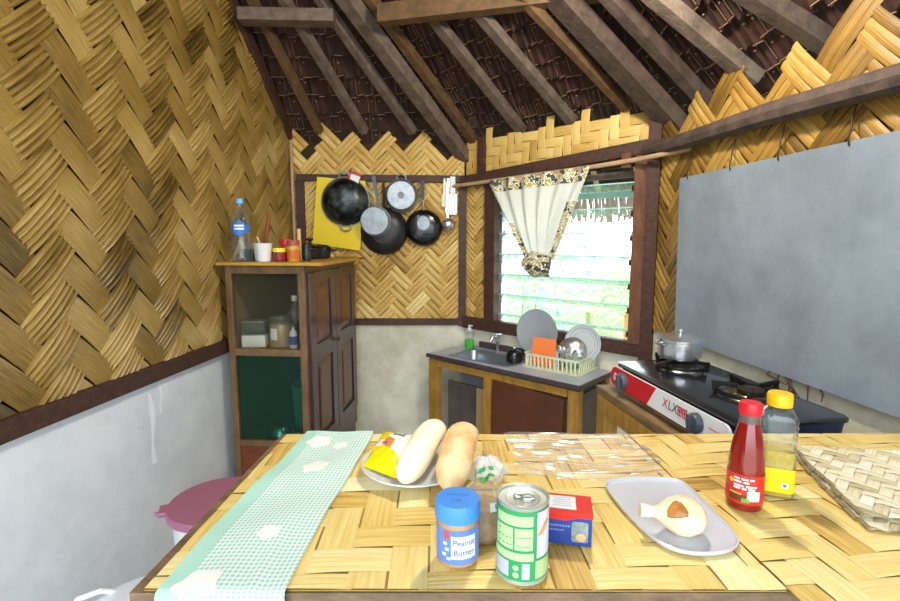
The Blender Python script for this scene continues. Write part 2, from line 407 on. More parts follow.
# ------------------------------------------------------------------ louvre window
GLASS = clear('louvre_glass', 'f2fbf9', .02, .8, .16, 'eefaf6')
GLASS_EDGE = mat('glass_edge', 'aee0dc', .2)
METAL_W = mat('window_metal', 'cfd3d6', .35, .8)
BLACK = mat('black_plastic', '191a1c', .4)
w1 = struct(thing('window_1', 'louvre window', 'window'))
del w1['category'], w1['label']
for u in (.285, 1.165):
    b = B(); b.box(wp(FW, u, 1.12, -.045), (.022, .05, .88), math.atan2(FW[1].y, FW[1].x)); b.obj('window_frame', METAL_W, w1, smooth=0)
Rw = Matrix((FW[1], FW[2], V((0, 0, 1)))).transposed()
for k in range(7):
    z = .735+k*.128
    tilt = Rw @ Matrix.Rotation(math.radians(-72), 3, 'X')
    b = B(); b.box(wp(FW, .725, z, -.045), (.86, .004, .105), tilt); g = b.obj('glass_blade', GLASS, w1, smooth=0)
    b = B(); b.box(wp(FW, .725, z, -.045) + tilt @ V((0, 0, .0535)), (.86, .006, .004), tilt); b.obj('glass_edge', GLASS_EDGE, g, smooth=0)
    for u in (.296, 1.150):
        b = B(); b.box(wp(FW, u, z, -.04), (.018, .075, .016), tilt); b.box(wp(FW, u, z-.012, -.01), (.03, .03, .01), tilt); b.obj('clip', BLACK if u > 1 else METAL_W, w1, smooth=0)

# ------------------------------------------------------------------ outside
GROUND = mat('ground', '7f8a5c', .95, noise=(2, .3, .7), h2='5c5a3f')
b = B()
b.loft([[(-14, 3.75, -.35), (16, 3.75, -.35)], [(-14, 24, -.3), (16, 24, -.3)]], False); gr = struct(b.obj('ground', GROUND, smooth=0, recalc=False))
def leafmat(n, a, c, tr=.5):
    m = mat(n, a, .5, noise=(9, .3, .7), h2=c); nt = m.node_tree; bs = nt.nodes['Principled BSDF']
    t = nt.nodes.new('ShaderNodeBsdfTranslucent'); mx = nt.nodes.new('ShaderNodeMixShader'); mx.inputs[0].default_value = tr
    src = bs.inputs['Base Color'].links[0].from_socket; nt.links.new(src, t.inputs[0])
    nt.links.new(bs.outputs[0], mx.inputs[1]); nt.links.new(t.outputs[0], mx.inputs[2]); nt.links.new(mx.outputs[0], nt.nodes['Material Output'].inputs[0]); return m
LEAF = leafmat('leaf_mid', 'b4d3a0', '7fae80'); LEAF2 = leafmat('leaf_cool', 'bfdcc4', '8cba9c'); LEAF3 = leafmat('leaf_lime', 'dbe8a4', 'b0cf80')
STEM = mat('stem', '9fae84', .8)
def leaf(b, base, d, L, W, droop):
    d = V(d).normalized(); s = d.cross(V((0, 0, 1)))
    s = s.normalized() if s.length > .01 else V((1, 0, 0)); nrm = s.cross(d); rows = []
    for f, wf in ((0, .12), (.25, .8), (.5, 1), (.75, .75), (1, .06)):
        c = base+d*L*f+V((0, 0, -droop*L*f*f)); hw = W*wf/2
        rows.append([c-s*hw+nrm*hw*.35, c, c+s*hw+nrm*hw*.35])
    b.loft(rows, False)
def bush(x, y, z0, h, r, nl, L, W, m, label, name='leafy_shrub', cat='shrub'):
    t = thing(name, label, cat, (x, y, z0), 0, 'greenery outside the window')
    b = B(); sb = B()
    for k in range(7):
        a = random.random()*2*PI; sb.tube([(0, 0, 0), (math.cos(a)*r*.3, math.sin(a)*r*.3, h*.5), (math.cos(a)*r*.7, math.sin(a)*r*.7, h*.9)], [.018, .012, .005], 5)
    for k in range(nl):
        a = random.random()*2*PI; e = random.uniform(-.6, 1.0); q = random.random()**.5
        p = V((math.cos(a)*r*q, math.sin(a)*r*q, h*(.55+.45*random.uniform(-1, 1)*math.sqrt(max(0, 1-q*q*.8)))))
        leaf(b, p, (math.cos(a)+random.uniform(-.7, .7), math.sin(a)+random.uniform(-.7, .7), e), L*random.uniform(.6, 1.2), W*random.uniform(.7, 1.2), random.uniform(.1, .5))
    b.obj('foliage', m, t, smooth=60, recalc=False); sb.obj('stem', STEM, t)
bush(.70, 5.0, -.35, 1.35, .65, 420, .17, .06, LEAF2, 'cool green bushy shrub at the left behind the louvres')
bush(2.25, 5.3, -.35, 1.5, .75, 460, .17, .06, LEAF, 'mid green bushy shrub behind the right side of the window')
bush(1.35, 7.7, -.35, 1.85, .95, 480, .22, .08, LEAF2, 'taller shrub farther off behind the middle of the window')
bush(.45, 3.95, -.35, .95, .26, 110, .16, .06, LEAF, 'small near shrub outside just above the window sill')
def banana(x, y, z0, leaves, label):
    t = thing('banana_plant', label, 'plant', (x, y, z0), 0, 'greenery outside the window')
    sb = B(); sb.tube([(0, 0, 0), (.01, 0, .5), (0, .02, 1.0)], [.05, .045, .03], 8); sb.obj('stem', STEM, t)
    for dx, dy, dz, L, W, dr in leaves:
        b = B(); leaf(b, V((0, 0, .95)), (dx, dy, dz), L, W, dr); b.obj('leaf', LEAF3, t, smooth=60, recalc=False)
banana(1.12, 3.95, -.35, [(-1, -.1, .15, .55, .10, .35), (1, .1, .7, .5, .13, .5), (.3, -.2, 1, .45, .12, .4), (-.6, .3, .9, .45, .12, .5)], 'lime green banana plant with long arching leaves outside the window')
banana(1.75, 3.95, -.5, [(-1, 0, .5, .5, .13, .4), (.4, -.3, -.35, .5, .11, .3), (.8, .2, .6, .4, .1, .4), (-.2, -.3, 1, .5, .13, .3)], 'second banana plant with a drooping leaf, nearer the right window jamb')
b = B(); b.tube([(1.28, 3.52, -.35), (1.28, 3.52, .2), (1.28, 3.52, .72)], [.04, .042, .04], 12)
for z in (.1, .4, .69): b.lathe([(.043, z), (.046, z+.008), (.043, z+.016)], (1.28, 3.52, 0), 12)
tag(b.obj('bamboo_post', mat('bamboo_pole', 'c9a365', .5)), 'short tan bamboo post standing outside the window sill', 'post')
# the thatched eave that hangs over the window outside
t = struct(thing('thatched_eave', 'shaggy thatch fringe with turquoise board hanging outside over the window', 'eave', wp(FW, .7, 1.46, -.62), math.atan2(FW[1].y, FW[1].x))); del t['category']
b = B()
for k in range(420):
    x = random.uniform(-1.3, 1.3); L = random.uniform(.05, .12); y = random.uniform(-.06, .06)
    b.loft([[(x, y, .05), (x+.012, y+.003, .05)], [(x+random.uniform(-.02, .02), y+.02, -L*.5), (x+.01, y+.02, -L*.5)], [(x+random.uniform(-.03, .03), y+.03, -L), (x+.004, y+.03, -L)]], False)
b.obj('fringe', THATCH_OUT, t, smooth=0, recalc=False)
b = B(); b.box((0, -.07, .055), (2.6, .018, .045)); b.obj('fascia_board', mat('turquoise_paint', 'b9e6dc', .5), t, smooth=0)
for k in range(9):
    b = B(); b.beam((-1.1+k*.27, -.05, .06), (-1.0+k*.27, -.45, .33), .03, .02); b.obj('rafter_stick', ROD, t, smooth=0)

# ------------------------------------------------------------------ pans and tools on the back wall
RX = Matrix.Rotation(PI/2, 3, 'X')
ALU = mat('aluminium', 'a9adb2', .42, .75, noise=(30, .3, .7), h2='868a8f')
ALU_D = mat('aluminium_dull', 'aab0b6', .5, .55, noise=(20, .3, .7), h2='858a90')
STEEL = mat('steel', 'd6d9dc', .25, .9)
SOOT = mat('soot', '5d6664', .32, .35, noise=(11, .42, .72), h2='0d1011')
SOOT2 = mat('soot_black', '121316', .35, .2, noise=(9, .4, .75), h2='2b2a2c')
NONSTICK = mat('nonstick', '101114', .22, .1, coat=.4)
YELLOW = mat('yellow_plastic', 'f0cf14', .5)
RED = mat('red_plastic', 'c8202a', .35)
WHITE = mat('white_plastic', 'e6e8ea', .4)
CREAM = mat('cream_plastic', 'e3dfc6', .45)
PG = 'pans hung on the back wall'
def hook(parent, z0, up):
    b = B(); b.tube([(0, .05, up), (0, 0, up), (0, -.012, up-.006), (0, -.014, up+.008)], .002, 6); b.obj('hook', STEEL, parent)

b = B(); pts = [(-.87, 1.634), (-.553, 1.607), (-.60, 1.153), (-.915, 1.198)]
b.loft([[(x, 3.347, z) for x, z in pts], [(x, 3.353, z) for x, z in pts]])
yb = tag(b.obj('yellow_board', YELLOW, smooth=0), 'thin bright yellow sheet hung flat behind the sooty wok', 'board')
b = B(); b.box((0, 0, 0), (.085, .02, .075), Matrix.Rotation(.35, 3, 'Y'), .008)
ph = thing('pot_holder', 'small red and white pot holder peeking above the sooty wok', 'pot holder', (-.625, 3.33, 1.625))
b.obj('pad', RED, ph); b = B(); b.box((.006, -.0115, -.006), (.06, .003, .045), Matrix.Rotation(.35, 3, 'Y')); b.obj('patch', WHITE, ph, smooth=0)

t = thing('wok', 'big sooty wok with two loop handles hanging on the yellow sheet', 'wok', (-.687, 3.338, 1.473), 0, PG)
b = B(); b.lathe([(.156, 0), (.158, .004), (.152, .008), (.146, .022), (.125, .05), (.09, .068), (.05, .075), (0, .077)], (0, 0, 0), 40, RX, cap0=False); b.obj('bowl', SOOT, t)
b = B(); b.tube([RX @ V((.157*math.cos(a*PI/20), .157*math.sin(a*PI/20), .003)) for a in range(40)], .004, 8, True); b.obj('rim', ALU_D, t)
for s in (1, -1):
    b = B(); b.tube([RX @ V(p) for p in ((-.035, s*.15, .01), (-.03, s*.18, .016), (0, s*.19, .02), (.03, s*.18, .016), (.035, s*.15, .01))], .006, 8); b.obj('handle', ALU_D, t)

t = thing('wok', 'black wok hanging behind the grey saucepan', 'wok', (-.438, 3.352, 1.283), 0, PG)
b = B(); b.lathe([(.158, 0), (.156, .006), (.148, .022), (.12, .04), (.075, .052), (0, .056)], (0, 0, 0), 40, RX, cap0=False); b.obj('bowl', SOOT2, t)
b = B(); b.tube([RX @ V((.075*math.cos(a*PI/16), .075*math.sin(a*PI/16), .052)) for a in range(32)], .003, 6, True); b.obj('base_ring', WOOD_TAN, t)
b = B(); b.tube([(0, 0, .15), (.004, -.006, .23), (.0, 0, .315)], [.008, .01, .009], 8); b.obj('handle', SOOT2, t)

t = thing('saucepan', 'small grey saucepan hanging by its long handle, bottom outwards', 'saucepan', (-.483, 3.29, 1.345), 0, PG)
b = B(); b.lathe([(.098, 0), (.098, .004), (.094, .006), (.092, .05), (.086, .058), (0, .06)], (0, 0, 0), 36, RX, cap0=False); b.obj('pan', ALU_D, t)
b = B(); b.loft([[(w*.5+x, -.01+.0, z), (w*.5+x, .002, z), (-w*.5+x, .002, z), (-w*.5+x, -.01, z)] for x, z, w in ((.02, .09, .02), (.012, .16, .018), (.0, .22, .024), (-.006, .28, .024), (-.006, .29, .014))]); b.obj('handle', mat('handle_grey', '4c4f53', .4, .6), t)
b = B(); b.tube([(-.006, .075, .282), (-.006, 0, .282), (-.006, -.014, .288)], .003, 6); b.obj('hook', STEEL, t)

t = thing('shallow_pot', 'pale aluminium pot with a grey centre dot and loop at its top', 'pot', (-.317, 3.345, 1.512), 0, PG)
b = B(); b.lathe([(.108, 0), (.108, .008), (.102, .012), (.098, .04), (.09, .048), (.088, .046), (0, .046)], (0, 0, 0), 40, RX, cap0=False); b.obj('pan', ALU, t)
b = B(); b.lathe([(.022, .0455), (.02, .048), (0, .048)], (0, 0, 0), 20, RX, cap0=False); b.obj('base_plate', mat('grey_base', '8a8d92', .5), t)
for s in (1,):
    b = B(); b.tube([RX @ V(p) for p in ((-.03, s*.10, .012), (-.026, s*.128, .016), (0, s*.137, .018), (.026, s*.128, .016), (.03, s*.10, .012))], .006, 8); b.obj('handle', ALU, t)

t = thing('frying_pan', 'black frying pan hanging by its straight handle beside the utensils', 'frying pan', (-.173, 3.345, 1.303), 0, PG)
b = B(); b.lathe([(.122, 0), (.122, .004), (.112, .02), (.096, .036), (.088, .04), (0, .04)], (0, 0, 0), 40, RX, cap0=False); b.obj('pan', NONSTICK, t)
b = B(); b.lathe([(.05, .0395), (.046, .043), (.03, .043), (0, .043)], (0, -.0, .03), 24, RX, cap0=False, sx=.85); b.obj('base_plate', ALU_D, t)
b = B(); b.tube([(0, -.012, .115), (-.003, -.02, .15), (-.006, -.02, .19)], .007, 8); b.obj('handle_neck', STEEL, t)
b = B(); b.loft([[(w*.5-.007, -.028, z), (w*.5-.007, -.012, z), (-w*.5-.007, -.012, z), (-w*.5-.007, -.028, z)] for z, w in ((.185, .018), (.21, .025), (.27, .027), (.30, .025), (.31, .012))]); b.obj('handle', BLACK, t)

UG = 'utensils hung beside the frying pan'
t = thing('ladle', 'steel ladle hanging at the right end of the pan row', 'ladle', (-.01, 3.33, 1.335), 0, UG)
b = B(); b.lathe([(.043, 0), (.042, .012), (.034, .028), (.018, .038), (0, .04)], (0, 0, -.01), 24, RX, cap0=False); b.obj('bowl', STEEL, t, thick=.002)
b = B(); b.loft([[(w+x, -.01, z), (w+x, -.006, z), (-w+x, -.006, z), (-w+x, -.01, z)] for x, z, w in ((-.005, .025, .006), (-.006, .12, .006), (-.004, .22, .008), (0, .285, .009))]); b.obj('handle', STEEL, t)
t = thing('turner', 'silver slotted turner hanging behind the ladle', 'turner', (.008, 3.352, 1.455), 0, UG)
b = B(); 
for x in (-.03, -.01, .01, .03): b.box((x, 0, 0), (.013, .003, .12))
b.box((0, 0, .06), (.073, .003, .012)); b.box((0, 0, -.058), (.073, .003, .01)); b.obj('blade', STEEL, t, smooth=0)
b = B(); b.box((.01, 0, .12), (.034, .005, .125), bev=.002); b.obj('handle', WHITE, t, smooth=0)
t = thing('rice_paddle', 'narrow cream paddle hanging left of the silver turner', 'spatula', (-.036, 3.347, 1.50), 0, UG)
b = B(); b.loft([[(w, -.004, z), (w, 0, z), (-w, 0, z), (-w, -.004, z)] for z, w in ((-.06, .012), (-.05, .02), (.0, .021), (.03, .01), (.11, .008), (.125, .004))]); b.obj('paddle', CREAM, t)

# ------------------------------------------------------------------ cupboard in the corner
CUP = mat('cupboard_wood', '6d3f28', .38, noise=(3, .3, .7), h2='4a2717', stretch=(6, 6, 1.5), coat=.25)
CUP_D = mat('cupboard_dark', '4d3238', .35, noise=(3, .3, .7), h2='382228', stretch=(6, 6, 1.5), coat=.3)
CUP_F = mat('cupboard_frame', '80613f', .5, noise=(4, .3, .7), h2='5a4028', stretch=(6, 6, 2))
CUP_IN = mat('cupboard_inside', '94805f', .8)
GGREEN = clear('green_tinted_glass', 'b7d6cb', .04, .35, .10, '3f7263')
MESH = clear('wire_mesh', 'f4f4ee', .3, .0, .07, '6b6e62')
CR = math.radians(-5)
cup = thing('cupboard', 'tall brown wooden cupboard with green glass front and panelled side doors', 'cupboard', (-1.112, 2.47, 0), CR)
W_, D_, Hh_ = .402, .85, 1.10
b = B(); b.box((.01, D_/2, .55), (.02, D_, 1.10)); b.box((W_/2, D_-.01, .55), (W_, .02, 1.10)); b.box((W_/2, D_/2, .165), (W_-.02, D_-.03, .02)); b.box((W_/2, D_/2, 1.085), (W_-.02, D_-.02, .02))
b.obj('carcass', CUP_IN, cup, smooth=0)
b = B(); b.box((W_/2, D_/2, -.10), (W_-.01, D_-.01, .20)); b.obj('plinth', CUP_D, cup, smooth=0)
b = B(); b.box((W_/2, D_/2, .665), (W_-.05, D_-.05, .022)); b.obj('shelf', WOOD_OCH, cup, smooth=0)
b = B(); b.box((.016, .012, .55), (.032, .03, 1.10), bev=.003); b.box((W_-.016, .012, .55), (.034, .03, 1.10), bev=.003)
for z, h in ((.19, .03), (.665, .035), (1.08, .04)): b.box((W_/2, .010, z), (W_-.05, .028, h), bev=.003)
b.obj('front_frame', CUP_F, cup, smooth=0)
b = B(); b.box((W_/2, .014, .09), (W_-.05, .02, .17), bev=.004); b.obj('base_panel', mat('red_brown_wood', '7d3d1c', .4, noise=(4, .3, .7), h2='57270f', stretch=(2, 6, 6), coat=.3), cup, smooth=0)
b = B(); b.box((W_/2, .014, .425), (W_-.07, .004, .45)); b.obj('glass_panel', GGREEN, cup, smooth=0)
b = B(); b.box((W_/2, .014, .872), (W_-.07, .002, .385)); b.obj('mesh_screen', MESH, cup, smooth=0)
b = B(); b.box((.24, .30, 1.11), (.53, .68, .016), bev=.003); b.obj('top_board', mat('top_edge_ochre', 'c99a3c', .5, noise=(5, .3, .7), h2='a87a2c'), cup, smooth=0)
b = B(); b.box((.235, .60, 1.1075), (.50, .50, .012), bev=.002); b.obj('rear_board', CUP_D, cup, smooth=0)
for y in (.03, D_-.03, D_/2):
    pass
for z, h in ((.06, .12), (1.08, .03)):
    b = B(); b.box((W_-.006, D_/2, z), (.024, D_, h)); b.obj('side_rail', CUP_D, cup, smooth=0)
for k, (y0, y1) in enumerate(((.03, .435), (.44, .845))):
    d = B(); yc = (y0+y1)/2; yw = y1-y0
    for ya in (y0+.04, y1-.04): d.box((W_+.003, ya, .59), (.022, .08, .945), bev=.003)
    for z, h in ((.145, .06), (.64, .09), (1.04, .05)): d.box((W_+.003, yc, z), (.0215, yw-.15, h))
    d.box((W_-.002, yc, .59), (.008, yw-.02, .94))
    do = d.obj('door', CUP_D, cup, smooth=0)
    for z0, z1 in ((.19, .58), (.70, 1.0)):
        b = B(); y_0, y_1 = y0+.09, y1-.09
        b.loft([[(W_+.004, y_0, z0), (W_+.004, y_1, z0), (W_+.004, y_1, z1), (W_+.004, y_0, z1)], [(W_+.012, y_0+.03, z0+.03), (W_+.012, y_1-.03, z0+.03), (W_+.012, y_1-.03, z1-.03), (W_+.012, y_0+.03, z1-.03)]]); b.obj('panel', CUP, do, smooth=0)
b = B(); b.lathe([(.007, 0), (.007, .012), (.014, .018), (.014, .026), (0, .03)], (W_+.014, .41, .66), 14, Matrix.Rotation(PI/2, 3, 'Y')); b.obj('knob', CUP_F, cup)
def cl(x, y, z):   # a point of the cupboard, in room coordinates
    return (-1.112+x*math.cos(CR)-y*math.sin(CR), 2.47+x*math.sin(CR)+y*math.cos(CR), z)

CLEARP = clear('clear_plastic', 'f2f5f5', .05, 1.0, .10, 'dfe6ea')
CLEARB = clear('clear_pet', 'f3f7f8', .03, 1.3, .05, 'c8d4da')
BLUE = mat('blue_plastic', '2f7fd8', .35)
# inside, upper shelf (top at .676)
zs = .677
t = thing('food_container', 'white lidded food tub, lowest on the shelf behind the mesh', 'container', cl(.095, .10, zs), .05)
b = B(); b.box((0, 0, .033), (.12, .10, .064), bev=.008); b.obj('tub', WHITE, t); b = B(); b.box((0, 0, .07), (.126, .106, .01), bev=.003); b.obj('lid', CLEARP, t)
t = thing('food_container', 'clear food box stacked on the white tub in the cupboard', 'container', cl(.095, .10, zs+.0765), -.04)
b = B(); b.box((0, 0, .026), (.115, .09, .05), bev=.006); b.obj('tub', CLEARP, t); b = B(); b.box((0, 0, .056), (.12, .095, .008), bev=.003); b.obj('lid', ALU_D, t)
t = thing('storage_jar', 'clear jar of beige grain with white label behind the mesh', 'jar', cl(.225, .11, zs))
b = B(); b.lathe([(.056, .002), (.056, .115), (.0, .117)], (0, 0, 0), 24, sx=1, sy=.85); b.obj('grain', mat('grain', 'cda877', .9, noise=(90, .35, .65), h2='9b7546'), t)
b = B(); b.lathe([(.058, 0), (.06, .004), (.06, .13), (.052, .142)], (0, 0, 0), 24, sx=1, sy=.87); b.obj('glass', CLEARP, t)
b = B(); b.lathe([(.055, .143), (.055, .158), (0, .16)], (0, 0, 0), 24, sy=.87); b.obj('lid', CLEARP, t)
b = B(); b.grid(lambda u, v: (.0606*math.cos(-2.3+u*.7), .0535*math.sin(-2.3+u*.7), .04+v*.06), 6, 1); b.obj('label', WHITE, t)
def small_bottle(name, label, loc, r, h, body, capm, lab=None, cat='bottle', neck=.35):
    t = thing(name, label, cat, loc)
    b = B(); b.lathe([(r*.9, 0), (r, .006), (r, h*.6), (r*.85, h*.7), (r*neck, h*.8), (r*neck, h*.9)], (0, 0, 0), 20); b.obj('body', body, t)
    b = B(); b.lathe([(r*neck*1.25, h*.89), (r*neck*1.25, h), (0, h+.001)], (0, 0, 0), 18, cap0=True); b.obj('cap', capm, t)
    if lab:
        b = B(); b.lathe([(r*1.012, h*.15), (r*1.012, h*.52)], (0, 0, 0), 20, cap0=False, cap1=False); b.obj('label', lab, t)
    return t
small_bottle('plastic_bottle', 'clear bottle with white cap standing behind the grain jar', cl(.25, .24, zs), .038, .25, CLEARP, WHITE)
small_bottle('tube_bottle', 'blue and white squeeze bottle right of the grain jar', cl(.307, .07, zs), .02, .12, WHITE, BLUE, mat('blue_label', '3a5fb0', .4))
small_bottle('sauce_bottle', 'dark sauce bottle with yellow cap at the back of the shelf', cl(.325, .18, zs), .025, .17, mat('dark_sauce', '1d130d', .2), YELLOW, None)
small_bottle('sauce_bottle', 'dark sauce bottle with yellow label beside the cupboard frame', cl(.345, .10, zs), .018, .135, mat('dark_sauce2', '251a12', .2), mat('brown_cap', '7a5a2a', .4), mat('yellow_label', 'c9b23f', .5))
# lower shelf (top at .175)
t = thing('steel_bowl', 'steel bowl turned upside down behind the green glass', 'bowl', cl(.19, .14, .176))
b = B(); b.lathe([(.075, 0), (.074, .004), (.068, .006), (.058, .05), (.045, .062), (0, .064)], (0, 0, 0), 28); b.obj('bowl', STEEL, t)
t = thing('plastic_pot', 'large translucent tub faintly seen behind the green glass', 'tub', cl(.285, .33, .176))
b = B(); b.lathe([(.085, 0), (.09, .01), (.10, .22), (.105, .225), (.105, .24), (0, .25)], (0, 0, 0), 28); b.obj('tub', mat('dull_plastic', '9fb3ac', .5), t)

# on top (board top at 1.118)
zt = 1.1185
t = thing('water_bottle', 'tall clear water bottle with blue cap on the cupboard top', 'bottle', cl(.065, .055, zt))
b = B(); b.lathe([(.045, .0), (.05, .008), (.05, .03), (.047, .045), (.05, .06), (.05, .10), (.048, .115), (.05, .13), (.05, .19), (.046, .22), (.03, .255), (.0165, .27), (.0155, .29)], (0, 0, 0), 28); b.obj('body', CLEARB, t)
b = B(); b.lathe([(.018, .285), (.018, .306), (.016, .31), (0, .31)], (0, 0, 0), 20); b.obj('cap', mat('pale_blue_cap', '6fb2e8', .35), t)
b = B(); LB = lambda u, v: (.0505*math.cos(-2.15+u*1.9), .0505*math.sin(-2.15+u*1.9), .165+(v-.5)*.07*(math.sin(PI*min(1, u*1.25+.0))**.5 if u < .8 else (1-u)/.2*.55+.02))
b.grid(LB, 16, 3); lb = b.obj('label', mat('label_blue', '1f73d6', .4), t)
for z in (.172, .157):
    b = B(); b.grid(lambda u, v: (.051*math.cos(-1.85+u*.95), .051*math.sin(-1.85+u*.95), z+v*.009+.0025*math.sin(u*30)), 10, 1); b.obj('lettering', WHITE, lb, smooth=0)
t = thing('black_bowl', 'small black bowl behind the water bottle', 'bowl', cl(.052, .175, zt))
b = B(); b.lathe([(.03, 0), (.034, .004), (.05, .03), (.054, .06), (.05, .06), (.04, .02), (0, .012)], (0, 0, 0), 24, cap1=False); b.obj('bowl', mat('black_ceramic', '20262a', .3), t)
def cup_(label, loc):
    t = thing('white_cup', label, 'cup', loc, 0, 'cups on the cupboard top')
    b = B(); b.lathe([(.031, 0), (.033, .002), (.042, .088), (.043, .09), (.0405, .09), (.031, .006), (0, .005)], (0, 0, 0), 24, cap1=False); b.obj('cup', WHITE, t); return t
cup_('white cup beside the water bottle holding a red-brown stirrer', cl(.125, .14, zt)); cup_('white cup with a pink spoon, in front of the red-lidded jar', cl(.180, .052, zt))
p = V(cl(.125, .14, zt+.012))
b = B(); b.tube([p+V((.005, 0, 0)), p+V((.02, .012, .10)), p+V((.028, .016, .14)), p+V((.04, .02, .235))], [.004, .005, .011, .009], 8); tag(b.obj('stirrer', mat('red_brown', '8a3f1e', .5)), 'red-brown wooden stirrer leaning out of a white cup against the wall', 'stirrer')
p = V(cl(.180, .052, zt+.012))
b = B(); b.tube([p+V((.01, 0, 0)), p+V((-.015, .004, .06)), p+V((-.035, .01, .11))], [.003, .003, .005], 8); tag(b.obj('plastic_spoon', mat('pink_plastic', 'e3b3ad', .4)), 'pale pink plastic spoon standing in the front white cup', 'spoon')
def jar(label, loc, r, h, body, lid, lab=None, lh=.02):
    t = thing('spice_jar', label, 'jar', loc, 0, 'jars on the cupboard top')
    b = B(); b.lathe([(r*.95, 0), (r, .004), (r, h-lh-.006), (r*.9, h-lh)], (0, 0, 0), 22); b.obj('jar', body, t)
    b = B(); b.lathe([(r*1.03, h-lh), (r*1.03, h-.003), (r*.98, h), (0, h)], (0, 0, 0), 22); b.obj('lid', lid, t)
    if lab: b = B(); b.lathe([(r*1.015, h*.12), (r*1.015, h*.55)], (0, 0, 0), 22, cap0=False, cap1=False); b.obj('label', lab, t)
    return t
GLS = mat('amber_jar', 'c79a34', .2); DRED = mat('dark_red', '8f2430', .4)
jar('small jar with yellow lid and dark red label', cl(.256, .06, zt), .031, .067, mat('jar_brown', '6b2a2a', .3), mat('lid_yellow', 'e8d23a', .4), DRED)
jar('taller red-lidded jar standing behind the yellow-lidded one', cl(.258, .15, zt), .034, .11, mat('jar_red', 'b8322c', .3), RED, None, .028)
jar('amber jar with brick red lid beside the casserole', cl(.322, .075, zt), .031, .105, GLS, mat('lid_brick', '9c4a3c', .4), mat('orange_label', 'c8662c', .5), .025)
jar('narrow dark jar between the amber jar and the casserole', cl(.372, .125, zt), .02, .085, mat('jar_dark', '26302c', .25), BLACK)
b = B(); b.tube([cl(.300, .21, zt), cl(.300, .21, zt+.165)], [.011, .01], 10); tag(b.obj('rolling_stick', mat('pale_wood', 'dcb775', .5)), 'pale wooden stick standing upright behind the jars', 'stick')
t = thing('casserole', 'black casserole pot with knobbed lid on the cupboard top', 'pot', cl(.262, .46, zt))
b = B(); b.lathe([(.105, 0), (.115, .008), (.122, .055), (.125, .058)], (0, 0, 0), 36); b.obj('pot', SOOT2, t)
b = B(); b.lathe([(.126, .058), (.126, .062), (.11, .075), (.05, .086), (0, .088)], (0, 0, 0), 36); b.obj('lid', NONSTICK, t)
b = B(); b.lathe([(.01, .086), (.009, .1), (.022, .106), (.022, .116), (0, .119)], (0, 0, 0), 18); b.obj('knob', BLACK, t)
for s in (1, -1):
    b = B(); b.tube([(s*.118, -.03, .045), (s*.146, -.025, .047), (s*.15, 0, .047), (s*.146, .025, .047), (s*.118, .03, .045)], .006, 8); b.obj('handle', BLACK, t)

# ------------------------------------------------------------------ sink counter under the window
KR = math.atan2(-.6743, .7385); KO = V((-.139, 3.096, 0))
KM = Matrix.Rotation(KR, 3, 'Z')
def kl(x, y, z): return KO + KM @ V((x, y, z))
TOPM = mat('steel_top', 'c9ced8', .36, .08, noise=(6, .3, .7), h2='a2a8b4')
EDGE = mat('counter_edge', '54494c', .5, noise=(6, .3, .7), h2='3b3236')
zc = .515
k = thing('sink_counter', 'sink counter with ochre posts and a brown door under the window', 'sink', KO, KR)
L, Dp = 1.05, .37
b = B(); x0, x1, y0, y1 = .14, .585, .05, .27
for c, s in ((((x0)/2, Dp/2), (x0, Dp)), (((x1+L)/2, Dp/2), (L-x1, Dp)), (((x0+x1)/2, y0/2), (x1-x0, y0)), (((x0+x1)/2, (y1+Dp)/2), (x1-x0, Dp-y1))):
    b.box((c[0], c[1], zc-.008), (s[0], s[1], .016))
b.obj('worktop', TOPM, k, smooth=0)
def rrect(cx, cy, w, d, r, z, n=5):
    o = []
    for sx, sy, a0 in ((1, 1, 0), (-1, 1, PI/2), (-1, -1, PI), (1, -1, 1.5*PI)):
        for i in range(n+1):
            a = a0+PI/2*i/n; o.append((cx+sx*(w/2-r)+r*math.cos(a), cy+sy*(d/2-r)+r*math.sin(a), z))
    return o
cx, cy = (x0+x1)/2, (y0+y1)/2
b = B(); b.loft([rrect(cx, cy, x1-x0+.02, y1-y0+.02, .02, zc+.003), rrect(cx, cy, x1-x0-.012, y1-y0-.012, .05, zc+.001), rrect(cx, cy, x1-x0-.03, y1-y0-.03, .05, zc-.03), rrect(cx, cy, x1-x0-.06, y1-y0-.06, .05, zc-.165), rrect(cx, cy, .04, .04, .015, zc-.175)], cap0=False)
b.obj('basin', mat('basin_steel', 'a9b0b8', .28, .75), k, thick=.003)
b = B(); b.box((L/2, -.006, zc-.0125), (L+.01, .012, .023)); b.box((L+.004, Dp/2, zc-.0125), (.01, Dp, .023)); b.obj('edge_strip', EDGE, k, smooth=0)
b = B(); b.box((.34, Dp-.012, zc+.02), (.42, .014, .04)); b.obj('backsplash', EDGE, k, smooth=0)
for x, w in ((.035, .07), (.47, .055), (L-.035, .06)):
    b = B(); b.box((x, .03, (zc-.236)/2), (w, .05, zc+.164), bev=.003); b.obj('post', WOOD_OCH, k, smooth=0)
for x in (.035, L-.035):
    b = B(); b.box((x, Dp-.03, (zc-.236)/2), (.05, .045, zc+.164), bev=.003); b.obj('post', WOOD_OCH, k, smooth=0)
for z, h in ((zc-.056, .04), (-.14, .05)):
    b = B(); b.box((L/2, .03, z), (L-.14, .045, h)); b.obj('cross_rail', WOOD_OCH, k, smooth=0)
GBRN = mat('grey_brown', '6d625a', .7, noise=(4, .3, .7), h2='4b423c')
b = B(); b.box((.185, .12, .08), (.23, .015, .50)); b.obj('inner_board', GBRN, k, smooth=0)
b = B(); b.box((.34, .12, .065), (.06, .03, .53)); b.obj('stud', mat('stud_wood', 'b59a6c', .6), k, smooth=0)
b = B(); b.box((L-.008, Dp/2, .15), (.012, Dp-.1, .62)); b.obj('side_panel', GBRN, k, smooth=0)
